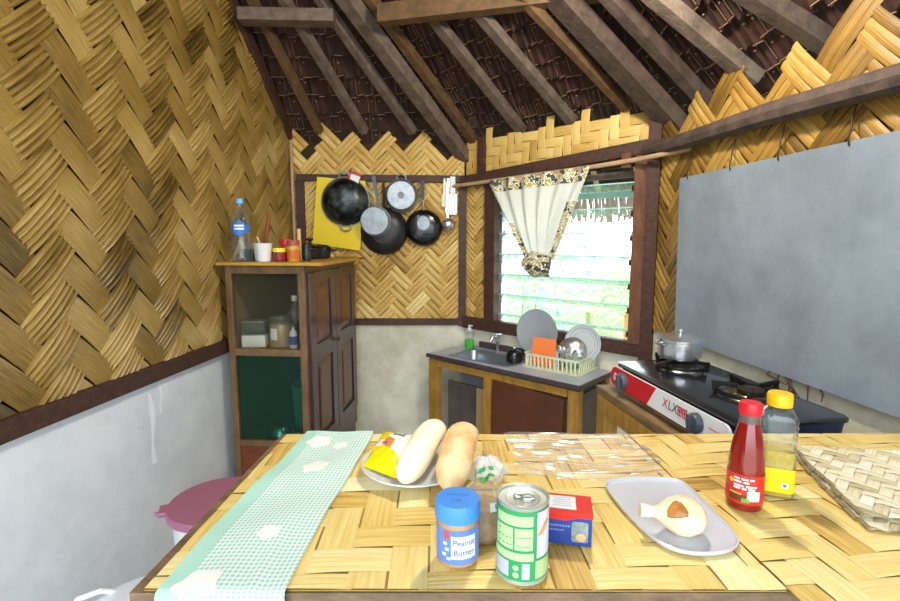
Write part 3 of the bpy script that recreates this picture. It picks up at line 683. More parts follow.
b = B(); b.box((.735, .0, .14), (.455, .02, .59), Matrix.Rotation(math.radians(2.2), 3, 'Y') @ Matrix.Rotation(-.03, 3, 'Z'), .004); b.obj('door', mat('door_brown', '6f4029', .4, noise=(3, .3, .7), h2='52301f', coat=.2), k, smooth=0)
b = B(); b.tube([(.42, .13, zc-.17), (.42, .13, .33), (.415, .12, .30)], [.02, .026, .024], 12); b.tube([(.415, .12, .3), (.41, .12, -.2)], .017, 10); b.obj('drain_pipe', WHITE, k)

t = thing('tap', 'small brass-grey water tap at the back of the sink', 'tap', kl(.315, .31, zc), KR)
b = B(); b.tube([(0, 0, 0), (0, 0, .07), (0, -.02, .10), (0, -.06, .105), (0, -.075, .085)], [.012, .012, .011, .01, .009], 10); b.obj('spout', STEEL, t)
b = B(); b.tube([(0, 0, .07), (0, 0, .115)], .008, 8); b.box((0, 0, .118), (.05, .012, .01), .5, .003); b.obj('handle', STEEL, t)
t = thing('soap_bottle', 'green dish soap bottle with white pump at the counter corner', 'bottle', kl(.105, .28, zc+.0005), KR)
b = B(); b.lathe([(.03, 0), (.033, .005), (.033, .06), (.031, .062)], (0, 0, 0), 22, sy=.7); b.obj('soap', mat('green_soap', '4fca4c', .2, trans=.15), t)
b = B(); b.lathe([(.034, .061), (.034, .085), (.025, .105), (.012, .115), (.012, .12)], (0, 0, 0), 22, sy=.7); b.obj('bottle_top', CLEARP, t)
b = B(); b.lathe([(.014, .118), (.014, .135), (.007, .137), (.007, .155), (0, .156)], (0, 0, 0), 16); b.box((.008, 0, .152), (.03, .012, .008)); b.obj('pump', WHITE, t)
t = thing('black_pot', 'small black lidded pot left of the dish rack', 'pot', kl(.545, .165, zc+.003), KR)
b = B(); b.lathe([(.035, 0), (.046, .006), (.05, .035), (.042, .062), (.03, .07), (.012, .076), (0, .078)], (0, 0, 0), 26); b.obj('pot', NONSTICK, t)
b = B(); b.lathe([(.006, .076), (.011, .084), (.008, .09), (0, .091)], (0, 0, 0), 14); b.obj('knob', STEEL, t)

rk = thing('dish_rack', 'pale green plastic dish rack on the counter', 'dish rack', kl(.795, .252, zc), KR+.03)
RKM = mat('rack_plastic', 'e6ebcb', .45)
rw, rd, rh = .325, .215, .08
def rloop(z, g, rr=.004):
    b.tube([V(p) for p in rrect(0, 0, rw+g, rd+g, .02, z, 4)], rr, 6, True)
b = B(); b.loft([rrect(0, 0, rw+.03, rd+.03, .025, .0), rrect(0, 0, rw+.035, rd+.035, .025, .006)]); b.obj('tray', RKM, rk, smooth=30)
b = B(); b.loft([rrect(0, 0, rw+.012, rd+.012, .022, rh-.012), rrect(0, 0, rw+.02, rd+.02, .025, rh), rrect(0, 0, rw+.0, rd+.0, .02, rh), rrect(0, 0, rw-.0, rd-.0, .02, rh-.012)], cap0=False, cap1=False); b.obj('rim', RKM, rk, smooth=30)
b = B()
for i in range(13):
    x = -rw/2+.015+i*(rw-.03)/12
    for s in (1, -1): b.beam((x, s*rd/2, .006), (x, s*(rd/2+.004), rh-.01), .008, .004)
for i in range(8):
    y = -rd/2+.015+i*(rd-.03)/7
    for s in (1, -1): b.beam((s*rw/2, y, .006), (s*(rw/2+.004), y, rh-.01), .004, .008)
b.obj('slats', RKM, rk, smooth=0)
def stand(b, out, c, tilt, yaw, th):
    """an upright outline (x, z) of thickness th, leaning back by tilt"""
    R = Matrix.Rotation(yaw, 3, 'Z') @ Matrix.Rotation(PI/2-tilt, 3, 'X')
    b.prism(out, th, R, c)
def disc_up(prof, loc, tilt, yaw, name, label, cat, m, group, pn='dish', seg=40):
    R = Matrix.Rotation(PI/2-tilt, 3, 'X')
    t = thing(name, label, cat, loc, yaw, group); r = max(p[0] for p in prof)
    off = R @ V((0, r, 0))
    b = B(); b.lathe(prof, off, seg, R, cap0=True, cap1=False); b.obj(pn, m, t); return t, R, off
DG = 'dishes drying by the sink'
PLW = mat('enamel_grey', 'a9afb5', .3, .2); PLW2 = mat('plate_white', 'd3d7db', .3); RING = mat('ring_grey', '8d949c', .4)
# profile: underside at the back (height 0), hollow face outwards
disc_up([(.06, 0), (.09, .0), (.135, .018), (.137, .02), (.132, .02), (.088, .004), (0, .004)], kl(.618, .292, zc+.035), .06, KR+.04, 'serving_tray', 'big round grey plate leaning upright behind the orange board', 'plate', PLW, DG)
dpl, R, off = disc_up([(.05, 0), (.07, .0), (.105, .016), (.107, .018), (.103, .018), (.09, .013), (.068, .004), (0, .004)], kl(.905, .30, zc+.035), .12, KR+.05, 'dinner_plate', 'white plate with a ringed rim at the right end of the rack', 'plate', PLW2, DG)
b = B()
for r_, h_ in ((.101, .0185), (.086, .0135), (.066, .0045)): b.tube([R @ V((r_*math.cos(a*PI/24), r_*math.sin(a*PI/24), h_))+off for a in range(48)], .0012, 5, True)
b.obj('ring', RING, dpl)  # grey rings painted in for the faint shading of the rim steps
t = thing('chopping_board', 'small orange chopping board standing in the dish rack', 'board', kl(.722, .195, zc+.012), KR+.12)
b = B(); o = [(x, y+.075) for x, y, z in rrect(0, 0, .14, .15, .016, 0)]; stand(b, o, (0, 0, 0), .1, 0, .008); b.obj('board', mat('orange_plastic', 'f68446', .45), t, smooth=30)
t = thing('white_mug', 'white mug upside down in the middle of the rack', 'mug', kl(.778, .25, zc+.009), KR)
b = B(); b.lathe([(.035, 0), (.037, .002), (.037, .085), (.033, .09), (0, .09)], (0, 0, 0), 24); b.obj('mug', WHITE, t)
for (x, y, a, nm, lb, m) in ((.822, .17, .25, 'serving_spoon', 'steel serving spoon nearest the white mug in the rack', STEEL), (.845, .165, -.1, 'serving_spoon', 'dark handled spoon standing upright in the rack', BLACK), (.865, .19, .5, 'serving_spoon', 'steel spoon leaning right towards the ringed plate', STEEL)):
    t = thing(nm, lb, 'spoon', kl(x, y, zc+.009), KR, 'cutlery in the dish rack'); R = Matrix.Rotation(a, 3, 'Y')
    b = B(); b.tube([R @ V((0, 0, 0)), R @ V((0, .004, .09))], .004, 6); b.obj('handle', m, t)
    b = B(); b.ball(R @ V((0, .004, .112)), .024, (.75, .25, 1), 14, R); b.obj('bowl', STEEL, t)
t, R, off = disc_up([(.0755, 0), (.078, .004), (.07, .012), (.04, .024), (.012, .03), (0, .03)], kl(.886, .215, zc+.03), .25, KR+.3, 'steel_bowl', 'shiny steel bowl on its edge in front of the ringed plate', 'bowl', STEEL, DG, 'bowl')
b = B(); b.tube([R @ V((.0765*math.cos(a*PI/18), .0765*math.sin(a*PI/18), .003))+off for a in range(36)], .0025, 6, True); b.obj('rim', STEEL, t)

# ------------------------------------------------------------------ curtain on its rod
b = B(); b.tube([wp(FW, -.10, 1.572, .085), wp(FW, .4, 1.588, .085), wp(FW, .95, 1.606, .085), wp(FW, 1.2, 1.615, .11)], .012, 8)
b.tube([wp(FW, 1.2, 1.615, .11), wp(FW, 1.75, 1.625, .32)], .012, 8)
rod = tag(b.obj('curtain_rod', ROD), 'thin wooden rod across the top of the window', 'rod')
b = B(); b.box(wp(FW, 1.14, 1.62, .085), (.018, .05, .07), FW[1].x); b.obj('bracket', WOOD_MD, rod, smooth=0)
def laceM():
    m = mat('curtain_lace', 'efece7', .8); nt = m.node_tree; bs = nt.nodes['Principled BSDF']
    tl = nt.nodes.new('ShaderNodeBsdfTranslucent'); tl.inputs[0].default_value = lin('efece7'); mx = nt.nodes.new('ShaderNodeMixShader'); mx.inputs[0].default_value = .35
    nt.links.new(bs.outputs[0], mx.inputs[1]); nt.links.new(tl.outputs[0], mx.inputs[2]); nt.links.new(mx.outputs[0], nt.nodes['Material Output'].inputs[0]); return m
LACE = laceM()
def floral():
    m = bpy.data.materials.new('curtain_floral'); m.use_nodes = True; nt = m.node_tree; bs = nt.nodes['Principled BSDF']; bs.inputs['Roughness'].default_value = .8
    tc = nt.nodes.new('ShaderNodeTexCoord'); vo = nt.nodes.new('ShaderNodeTexVoronoi'); vo.inputs['Scale'].default_value = 55
    nz = nt.nodes.new('ShaderNodeTexNoise'); nz.inputs['Scale'].default_value = 26
    nt.links.new(tc.outputs['Object'], vo.inputs['Vector']); nt.links.new(tc.outputs['Object'], nz.inputs['Vector'])
    r = nt.nodes.new('ShaderNodeValToRGB'); r.color_ramp.interpolation = 'CONSTANT'
    cols = [(0, '3f3c33'), (.36, 'ded8c6'), (.5, 'b09a4c'), (.6, 'e4decd'), (.68, '4a4a40')]
    while len(r.color_ramp.elements) < 5: r.color_ramp.elements.new(.5)
    for e, (p, c) in zip(r.color_ramp.elements, cols): e.position = p; e.color = lin(c)
    ad = nt.nodes.new('ShaderNodeMath'); ad.operation = 'MULTIPLY_ADD'; ad.inputs[1].default_value = .25; nt.links.new(vo.outputs['Distance'], ad.inputs[0]); nt.links.new(nz.outputs['Fac'], ad.inputs[2])
    nt.links.new(ad.outputs[0], r.inputs[0]); nt.links.new(r.outputs[0], bs.inputs['Base Color']); return m
FLORAL = floral()
cur = thing('curtain', 'white lace curtain with floral border, knotted in front of the window', 'curtain', wp(FW, .55, 1.55, .085))
CB = V(cur.location)
def cpt(s, t, off=0):
    """s across, t down from the rod to the knot"""
    tt = max(t, 0); uL = .275+(.575-.275)*tt; uR = .955+(.735-.955)*tt
    zt_ = 1.578+(1.603-1.578)*s; zb = 1.115
    u = uL+(uR-uL)*s; z = zt_+(zb-zt_)*t - .02*math.sin(PI*s)*t*(1-t)
    d = .10+(.012+.02*t)*math.sin(s*34+t*1.5)*(1-.3*t)+.035*math.sin(PI*t)*math.sin(PI*s)
    return wp(FW, u, z, d+off)-CB
b = B(); b.grid(lambda u, v: cpt(u, .13+v*.87), 90, 24); b.obj('lace_panel', LACE, cur, smooth=80, recalc=False)
b = B(); b.grid(lambda u, v: cpt(u, -.015+v*.155, .002), 90, 5); b.obj('header', FLORAL, cur, smooth=80, recalc=False)
b = B(); b.grid(lambda u, v: cpt(.88+.12*u, .35+v*.65, .006), 8, 20); b.grid(lambda u, v: cpt(.09*u, .55+v*.45, .006), 6, 14); b.obj('side_border', FLORAL, cur, smooth=80, recalc=False)
b = B(); kc = wp(FW, .65, 1.085, .125)-CB
b.ball(kc, .09, (1.0, .75, .78), 26, Matrix.Rotation(KR, 3, 'Z') @ Matrix.Rotation(.25, 3, 'Y'))
for v in b.bm.verts:
    q = v.co-kc; a = math.atan2(q.z, q.x); v.co = kc+q*(1+.07*math.sin(5*a+q.length*60))
sw = [kc + KM @ V((.060*math.cos(a*.55)*(1-a*.045), -.055-.002*a, .052*math.sin(a*.55)*(1-a*.045))) for a in range(18)]
b.tube(sw, .009, 7); b.obj('knot', FLORAL, cur, smooth=80)
b = B(); b.grid(lambda u, v: (wp(FW, .69+.06*u*(1-.2*v), 1.13-.11*v, .12+.02*math.sin(u*9))-CB), 8, 6); b.obj('tail', FLORAL, cur, smooth=80, recalc=False)

# ------------------------------------------------------------------ stove on its bench
SR = math.atan2(-.989, .149); SO = V((.601, 1.802, 0)); SM = Matrix.Rotation(SR, 3, 'Z')
def sl(x, y, z): return SO + SM @ V((x, y, z))
zb = .675
t = thing('stove_bench', 'rough ochre wooden bench under the gas stove', 'bench', SO, SR)
b = B()
for k_ in range(4): b.box((.28, .02+k_*.105, zb-.015), (.70, .10, .03), bev=.004)
b.obj('bench_top', mat('bench_wood', '9a7a4e', .7, noise=(4, .3, .7), h2='5e4a33', stretch=(2, 8, 8), bump=(14, .3)), t, smooth=0)
b = B(); b.box((.28, -.015, zb-.065), (.66, .03, .065), bev=.003); b.obj('apron', WOOD_OCH, t, smooth=0)
for x, y in ((-.03, .0), (.59, .0), (-.03, .37), (.59, .37)):
    b = B(); b.box((x, y, (zb-.231)/2), (.065, .055, zb+.169), bev=.003); b.obj('leg', WOOD_OCH, t, smooth=0)

sv = thing('gas_stove', 'black two-burner gas stove with red and white front panel', 'stove', sl(-.006, .014, zb+.001), SR)
NAVY = mat('navy_enamel', '1c2c48', .35); TOPB = mat('stove_top', '2b2d31', .22, .35, noise=(8, .3, .7), h2='202226', coat=.4)
SL, SDp, SHt = .645, .315, .105
b = B(); b.loft([rrect(SL/2, SDp/2+.01, SL-.03, SDp-.03, .03, .012), rrect(SL/2, SDp/2+.005, SL-.01, SDp-.01, .03, SHt-.012), rrect(SL/2, SDp/2+.005, SL-.01, SDp-.01, .03, SHt-.011)]); b.obj('body', NAVY, sv, smooth=40)
b = B(); b.loft([rrect(SL/2, SDp/2, SL+.004, SDp+.004, .03, SHt-.012), rrect(SL/2, SDp/2, SL+.006, SDp+.006, .03, SHt-.004), rrect(SL/2, SDp/2, SL-.004, SDp-.004, .028, SHt)]); b.obj('top_plate', TOPB, sv, smooth=40)
def fp(x, z): return (x, -.012-.010*(1-z/.1)-.0008, z)          # the front panel leans out at its foot
def panel(m, xs, name, parent, off=0.):
    b = B(); b.loft([[V(fp(x, z))+V((0, -off, 0)) for x, z in xs], [V(fp(x, z))+V((0, .006, 0)) for x, z in xs]]); return b.obj(name, m, parent, smooth=0)
def rr2(x0, x1, z0, z1, rl, rr_):
    o = []
    for cx_, cz_, r, a0 in ((x1-rr_, z1-rr_, rr_, 0), (x0+rl, z1-rl, rl, PI/2), (x0+rl, z0+rl, rl, PI), (x1-rr_, z0+rr_, rr_, 1.5*PI)):
        for i in range(6): a = a0+PI/2*i/5; o.append((cx_+r*math.cos(a), cz_+r*math.sin(a)))
    return o
fpn = panel(mat('panel_white', 'e3e4e6', .35), rr2(.0, .632, .026, .092, .03, .03), 'front_panel', sv)
panel(RED, [(.294, .0915), (.03, .0915), (.012, .086), (.003, .074), (.002, .06), (.002, .05), (.008, .036), (.02, .028), (.03, .0265), (.255, .0265)], 'red_field', fpn, .0012)
def onp(off): return lambda x, y: V(fp(x, y))+V((0, -off, 0))
text_part('X', .042, lambda x, y: V(fp(.352+x, .062+y))+V((0, -.0016, 0)), RED, fpn)
text_part('LX', .04, lambda x, y: V(fp(.392+x, .062+y))+V((0, -.0016, 0)), BLACK, fpn)
b = B()
for x in (.425, .448):
    for dx, dz, w_, h_ in ((0, .012, .018, .003), (0, 0, .018, .003), (0, -.012, .018, .003), (-.008, 0, .003, .026), (.008, 0, .003, .026), (0, 0, .003, .026)):
        b.box(V(fp(x+dx, .062+dz))+V((0, -.001, 0)), (w_, .0012, h_))
b.obj('lettering', RED, fpn, smooth=0)
b = B()
for i in range(9): b.box(V(fp(.555+i*.007, .062))+V((0, -.001, 0)), (.004, .001, .003))
b.obj('lettering', RED, fpn, smooth=0)
b = B()
for x in (.035, .058): b.tube([V(fp(x+.007*math.cos(a*PI/6), .058+.012*math.sin(a*PI/6)))+V((0, -.0016, 0)) for a in range(12)], .0016, 5, True)
b.obj('lettering', WHITE, fpn, smooth=0)
KNB = mat('knob_grey', '4c525c', .4)
for x in (.10, .505):
    b = B(); Rk = Matrix.Rotation(PI/2, 3, 'X'); c = V(fp(x, .058))+V((0, -.001, 0))
    b.lathe([(.028, 0), (.028, .012), (.025, .018), (0, .018)], c, 24, Rk); b.box(c+V((0, -.022, 0)), (.014, .014, .05), bev=.003); b.obj('knob', KNB, sv)
for x, y, r, hh in ((.125, .18, .075, 1), (.445, .19, .082, 1)):
    b = B(); b.lathe([(r, SHt-.001), (r*.95, SHt+.003), (r*.55, SHt+.002), (r*.5, SHt+.006), (0, SHt+.006)], (x, y, 0), 32); dp = b.obj('drip_pan', STEEL if x < .2 else mat('drip_brass', '8e7f62', .3, .8), sv)
    b = B(); b.lathe([(.035, SHt+.006), (.038, SHt+.02), (.03, SHt+.024), (0, SHt+.024)], (x, y, 0), 20); b.obj('burner', mat('burner_iron', '3a3128', .5, .6), sv)
    b = B(); b.tube([(x+(r+.008)*math.cos(a*PI/14), y+(r+.008)*math.sin(a*PI/14), SHt+.012) for a in range(28)], .006, 7, True)
    for a in range(5 if x > .2 else 4):
        an = a*2*PI/(5 if x > .2 else 4)+.5; ca_, sa_ = math.cos(an), math.sin(an)
        b.beam((x+(r+.012)*ca_, y+(r+.012)*sa_, SHt+.004), (x+(r+.016)*ca_, y+(r+.016)*sa_, SHt+.034), .008, .012, up=(ca_, sa_, .1), bev=0)
        b.beam((x+(r+.022)*ca_, y+(r+.022)*sa_, SHt+.032), (x+r*.45*ca_, y+r*.45*sa_, SHt+.027), .01, .012, bev=0)
    b.obj('trivet', mat('trivet_iron', '191817', .5, .5), sv)
for x, y in ((.06, .05), (.58, .05), (.06, .28), (.58, .28)):
    b = B(); b.lathe([(.015, 0), (.018, .014)], (x, y, 0), 12); b.obj('foot', BLACK, sv)
t = thing('cooking_pot', 'small shiny aluminium pot with lid on the left burner', 'pot', sl(.105, .194, zb+.001+SHt+.034), .3)
b = B(); b.lathe([(.062, 0), (.07, .006), (.073, .02), (.072, .060), (.075, .062), (.075, .066)], (0, 0, 0), 36); b.obj('pot', STEEL, t)
b = B(); b.lathe([(.077, .065), (.077, .07), (.065, .074), (.05, .080), (.025, .084), (0, .085)], (0, 0, 0), 36); b.obj('lid', STEEL, t)
b = B(); b.lathe([(.006, .084), (.006, .091), (.012, .095), (.012, .103), (0, .105)], (0, 0, 0), 14); b.obj('knob', STEEL, t)
for s in (1, -1):
    b = B(); b.tube([(s*.07, -.018, .055), (s*.088, -.016, .055), (s*.09, 0, .055), (s*.088, .016, .055), (s*.07, .018, .055)], .004, 8); b.obj('handle', BLACK if s > 0 else STEEL, t)
t = thing('blue_bag', 'crumpled blue plastic bag at the left end of the stove bench', 'bag', sl(-.045, .075, zb+.001))
b = B(); b.ball((0, 0, .022), .024, (1, 1.2, .9), 16)
for v in b.bm.verts: v.co += V((random.uniform(-.005, .005), random.uniform(-.005, .005), random.uniform(-.003, .005)*(v.co.z > .004)))
b.obj('bag', mat('blue_film', '2b7ea6', .3), t, smooth=0)

# ------------------------------------------------------------------ grey board on the right wall
gb = thing('grey_board', 'large blank grey board hung on the right wall above the stove', 'board', wp(FR, 0, 0, 0), math.atan2(FR[1].y, FR[1].x))
b = B()
def gl(u, z, d): return (u, -d if False else 0, 0)
RG = Matrix.Rotation(-math.atan2(FR[1].y, FR[1].x), 3, 'Z'); g0 = wp(FR, 0, 0, 0)
def gp(u, z, d): return RG @ (wp(FR, u, z, d)-g0)
pts = [(.295, 1.497), (2.3, 1.50), (2.3, .782), (.325, .788)]
b.loft([[gp(u, z, .028) for u, z in pts], [gp(u, z, .034) for u, z in pts]])
b.obj('panel', mat('grey_paint', '8b95a0', .55, noise=(3.2, .28, .62), h2='6d7680', bump=(8, .04)), gb, smooth=0)
for u in (.36, .64, .88, 1.14, 1.5):
    b = B(); b.tube([gp(u, 1.485, .036), gp(u, 1.505, .04), gp(u+.003, 1.53, .036), gp(u-.004, 1.56, .03), gp(u-.004, 1.60, .018)], .0025, 6); b.obj('wire_loop', mat('rusty_wire', '3d2f22', .6, .4), gb)
t = thing('dry_twigs', 'few dry brown twigs poking out under the grey board', 'twigs', wp(FR, .98, .78, .0))
TWG = mat('twig_brown', '4a3420', .8); q = V(t.location)
for k_ in range(9):
    b = B(); u = random.uniform(.88, 1.12); b.tube([wp(FR, u, .788, .02)-q, wp(FR, u+random.uniform(.0, .06), .775, .04)-q, wp(FR, u+random.uniform(.02, .10), .755+random.uniform(-.03, .015), .045)-q], [.004, .003, .0015], 5)
    b.obj('twig', TWG, t)

# ------------------------------------------------------------------ table and its mats
TBL = mat('table_wood', '8d7258', .65, noise=(3, .3, .7), h2='5a4635', stretch=(4, 14, 14), bump=(14, .25))
TAB = thing('kitchen_table', 'long rough wooden kitchen table in the foreground', 'table', (.35, .87, 0))
tq = V(TAB.location)
b = B(); x0, x1, y0, y1 = -.42, 1.12, .603, 1.142
for k_ in range(4):
    ya = y0+(y1-y0)*k_/4; yb_ = y0+(y1-y0)*(k_+1)/4
    b.loft([[V(p)-tq for p in ((x0+.022*k_/4, ya, z), (x1, ya, z), (x1, yb_-.002, z), (x0+.022*(k_+1)/4, yb_-.002, z))] for z in (.738, .770)])
b.obj('tabletop', TBL, TAB, smooth=0)
b = B(); b.box(V((.35, .64, .70))-tq, (1.44, .025, .07)); b.box(V((.35, 1.10, .70))-tq, (1.44, .025, .07)); b.box(V((-.365, .87, .70))-tq, (.025, .46, .07)); b.obj('apron', TBL, TAB, smooth=0)
for x in (-.36, 1.06):
    for y in (.65, 1.09): b = B(); b.box(V((x, y, .269))-tq, (.06, .06, .938)); b.obj('leg', TBL, TAB, smooth=0)

MAT_T = strip_mat('bamboo_table', [(0, '7a5a1c'), (.22, 'c79d48'), (.48, 'e6c774'), (.78, 'f3de9a'), (1, 'f8ebba')], .35, (7, 160))
MAT_P = strip_mat('bamboo_placemat', [(0, '8d8060'), (.2, 'bdb08b'), (.45, 'ddd1ae'), (.78, 'ece3c8'), (1, 'f5efdf')], .6, (9, 300))
MAT_U = mat('mat_underside', 'a5813c', .7)
def quad_clip(pts):
    """clip planes along the edges of a counter-clockwise outline"""
    o = []
    for (xa, ya), (xb, yb_) in zip(pts, pts[1:]+pts[:1]): o.append(((xa, ya, 0), V((yb_-ya, xa-xb, 0)).normalized()))
    return o
def table_mat(name, label, pts, w, ang, z, m, **k):
    xs = [p[0] for p in pts]; ys = [p[1] for p in pts]
    b = weave(lambda u, v, h: V((u, v, z+h)), (min(xs), max(xs), min(ys), max(ys)), w, ang, lambda u, v: True, clips=quad_clip(pts), **k)
    o = b.obj(name, m, smooth=50, recalc=False)
    if name == 'table_mat':
        b = B(); b.loft([[(x, y, zz) for x, y in pts] for zz in (.7706, .7722)]); b.obj('underside', MAT_U, o, smooth=0)
    return tag(o, label, 'mat') if name == 'table_mat' else tag(o, label, 'placemat', 'woven placemats')
table_mat('table_mat', 'large yellow woven bamboo mat under the bread plate, can and jar', [(-.402, .606), (.442, .604), (.416, 1.128), (-.384, 1.130)], .056, .03, .7735, MAT_T, ra=1, rb=1, th=.0011, tone=(.62, .56), var=.14)
table_mat('table_mat', 'second woven bamboo mat at the right, under the two bottles', [(.447, .565), (1.10, .565), (1.10, 1.135), (.420, 1.128)], .05, .12, .7738, MAT_T, ra=1, rb=1, th=.0012, tone=(.55, .48), var=.11)
A_ = V((.726, 1.013)); B_ = V((.655, .73)); rt = V((.968, -.15))*.36
pq = [tuple(B_), tuple(B_+rt), tuple(A_+rt), tuple(A_)]
table_mat('placemat', 'rough greyish woven placemat, lower of the two at the right', pq, .02, .75, .7800, MAT_P, ra=1, rb=1, th=.0014, tone=(.5, .42), var=.15)
sh = V((.012, .022)); pq2 = [tuple(V(p)+sh+V((.0, .003))) for p in pq]
table_mat('placemat', 'rough greyish woven placemat lying on top of another one', pq2, .02, .78, .7870, MAT_P, ra=1, rb=1, th=.0014, tone=(.6, .48), var=.15)
# rolled bamboo hems of the placemats
for i_, (o, z) in enumerate(zip([x for x in bpy.data.objects if x.name.startswith('placemat')], (.7800, .7875))):
    q = pq if i_ == 0 else pq2; b = B(); p0, p1 = V(q[0]), V(q[3])
    for s in range(9):
        a = p0.lerp(p1, s/9+.012); c = p0.lerp(p1, (s+1)/9-.012); j = random.uniform(-.004, .004)
        b.tube([(a.x-.002+j, a.y, z), (c.x-.004+j, c.y, z+.001)], .0034, 6)
    b.obj('hem', MAT_P, o)

# gingham runner
def gingham():
    m = bpy.data.materials.new('gingham'); m.use_nodes = True; nt = m.node_tree; bs = nt.nodes['Principled BSDF']; bs.inputs['Roughness'].default_value = .85
    uv = nt.nodes.new('ShaderNodeUVMap'); uv.uv_map = 'UVMap'; sp = nt.nodes.new('ShaderNodeSeparateXYZ'); nt.links.new(uv.outputs[0], sp.inputs[0])
    def stripe(o, per):
        d = nt.nodes.new('ShaderNodeMath'); d.operation = 'DIVIDE'; d.inputs[1].default_value = per; nt.links.new(o, d.inputs[0])
        f = nt.nodes.new('ShaderNodeMath'); f.operation = 'FRACT'; nt.links.new(d.outputs[0], f.inputs[0])
        g = nt.nodes.new('ShaderNodeMath'); g.operation = 'LESS_THAN'; g.inputs[1].default_value = .5; nt.links.new(f.outputs[0], g.inputs[0]); return g.outputs[0]
    a, c = stripe(sp.outputs[0], .0085), stripe(sp.outputs[1], .0085)
    ad = nt.nodes.new('ShaderNodeMath'); ad.operation = 'ADD'; nt.links.new(a, ad.inputs[0]); nt.links.new(c, ad.inputs[1])
    hf = nt.nodes.new('ShaderNodeMath'); hf.operation = 'MULTIPLY'; hf.inputs[1].default_value = .5; nt.links.new(ad.outputs[0], hf.inputs[0])
    r = nt.nodes.new('ShaderNodeValToRGB'); r.color_ramp.interpolation = 'CONSTANT'
    r.color_ramp.elements[0].color = lin('e9f0ec'); r.color_ramp.elements.new(.4).color = lin('cfe6dd'); r.color_ramp.elements[2].position = .9; r.color_ramp.elements[2].color = lin('93c9b5')
    nt.links.new(hf.outputs[0], r.inputs[0]); nt.links.new(r.outputs[0], bs.inputs['Base Color']); return m
TEAL = mat('teal_cloth', 'addac9', .85)
run = thing('table_runner', 'green gingham cloth runner with white flower patches along the table left side', 'table runner', (-.29, .87, .777))
rq = V(run.location)
def rpt(s, t, off=0.):
    """s across, t along: 0 at the back edge, past .9 the cloth hangs over the front edge"""
    Ltot = .537; over = .09; y = t*(Ltot+over)
    f = min(y/Ltot, 1); xl = -.338+(-.383+.338)*f+.004*math.sin(f*7); xr = -.183+(-.212+.183)*f+.004*math.sin(f*5+1)
    x = xl+(xr-xl)*s
    h = .0012*math.sin(s*9+f*4)+.0022*math.sin(f*17+s*3)*math.sin(PI*f)+.0020+.0025*math.exp(-((s-.62-.1*f)/.05)**2)*max(0, f-.5)*2
    if y <= Ltot: return V((x, 1.136-y, .7768+max(h, .0)+off))-rq
    e = y-Ltot; a = min(e/.012, PI/2)
    return V((x, .599-.007*math.sin(a)-.001*math.sin(s*20)*min(1, e*20)-off, .7768+max(h, 0)-.007*(1-math.cos(a))-max(0, e-.019)))-rq
def uvgrid(b, fn, nu, nv, su, sv_):
    b.grid(fn, nu, nv); ul = b.bm.loops.layers.uv.new('UVMap'); idx = {v: i for i, v in enumerate(b.bm.verts)}
    b.bm.verts.index_update()
    for f in b.bm.faces:
        for l in f.loops:
            i = l.vert.index; l[ul].uv = ((i//(nv+1))/nu*su, (i % (nv+1))/nv*sv_)
    return b
b = B(); uvgrid(b, lambda u, v: rpt(.16+.84*u, v), 24, 60, .165, .627); b.obj('cloth', gingham(), run, smooth=80, recalc=False)
b = B(); b.grid(lambda u, v: rpt(.17*u, v, .0004), 6, 60); b.obj('border', TEAL, run, smooth=80, recalc=False)
FLW = mat('white_applique', 'f0f0ec', .9)
for s, t, r in ((.30, .10, .16), (.63, .13, .10), (.52, .30, .15), (.58, .66, .10), (.28, .845, .17)):
    b = B(); asp = .18/.627
    c = b.bm.verts.new(rpt(s, t, .0012)); ring = []
    for k_ in range(40):
        a = 2*PI*k_/40; rr_ = r*(1+.12*math.sin(5*a+s*20))
        ring.append((rr_*math.cos(a), rr_*math.sin(a)*asp))
    ins = [b.bm.verts.new(rpt(s+x*.6, min(t+y*.6, .999), .0012)) for x, y in ring]; outs = [b.bm.verts.new(rpt(s+x, min(t+y, .999), .0009)) for x, y in ring]
    for i in range(40):
        j = (i+1) % 40; b._f([c, ins[i], ins[j]]); b._f([ins[i], outs[i], outs[j], ins[j]])
    b.obj('flower_patch', FLW, run, smooth=60)

# ------------------------------------------------------------------ what stands on the table
Z = .7775
t = thing('plate', 'white plate under the bread rolls', 'plate', (-.066, .945, Z))
b = B(); b.lathe([(.055, 0), (.06, 0), (.098, .012), (.108, .016), (.107, .019), (.096, .015), (.06, .005), (0, .005)], (0, 0, 0), 48, cap1=False); b.obj('dish', PLW2, t)
def bread(name, label, p0, p1, r, m, bend=.01, sq=.85, slash=0):
    p0, p1 = V(p0), V(p1); d = p1-p0; x = d.normalized(); s = x.cross(V((0, 0, 1))).normalized(); up = s.cross(x)
    b = B(); rings = []; n_ = 22
    for i in range(n_+1):
        f = i/n_; c = p0+d*f+up*bend*math.sin(PI*f); e = abs(2*f-1)
        rr_ = r*max(.05, (1-e**4.5))**.55
        ring = []
        for k_ in range(24):
            a = 2*PI*k_/24; q = rr_*(1+.03*math.sin(3*a+f*9)+.025*math.sin(f*23+a)*slash)
            ring.append(c+s*math.cos(a)*q+up*math.sin(a)*q*sq)
        rings.append(ring)
    b.loft(rings); o = b.obj(name, m, smooth=70); return tag(o, label, 'bread', 'bread rolls on the plate')
bread('bread_roll', 'pale cream bread roll leaning left on the white plate', (-.083, .838, .805), (-.024, 1.03, .838), .0295, mat('bread_pale', 'fbf1d6', .7, noise=(12, .2, .5), h2='e8c890', bump=(30, .1), sss=.1), .008, .85)
bread('bread_roll', 'golden brown bread roll right of the pale one', (-.003, .812, .806), (.034, 1.01, .838), .033, mat('bread_gold', 'f8deac', .55, noise=(16, .3, .62), h2='e0a25a', bump=(30, .25), sss=.1), .01, .82, 1)
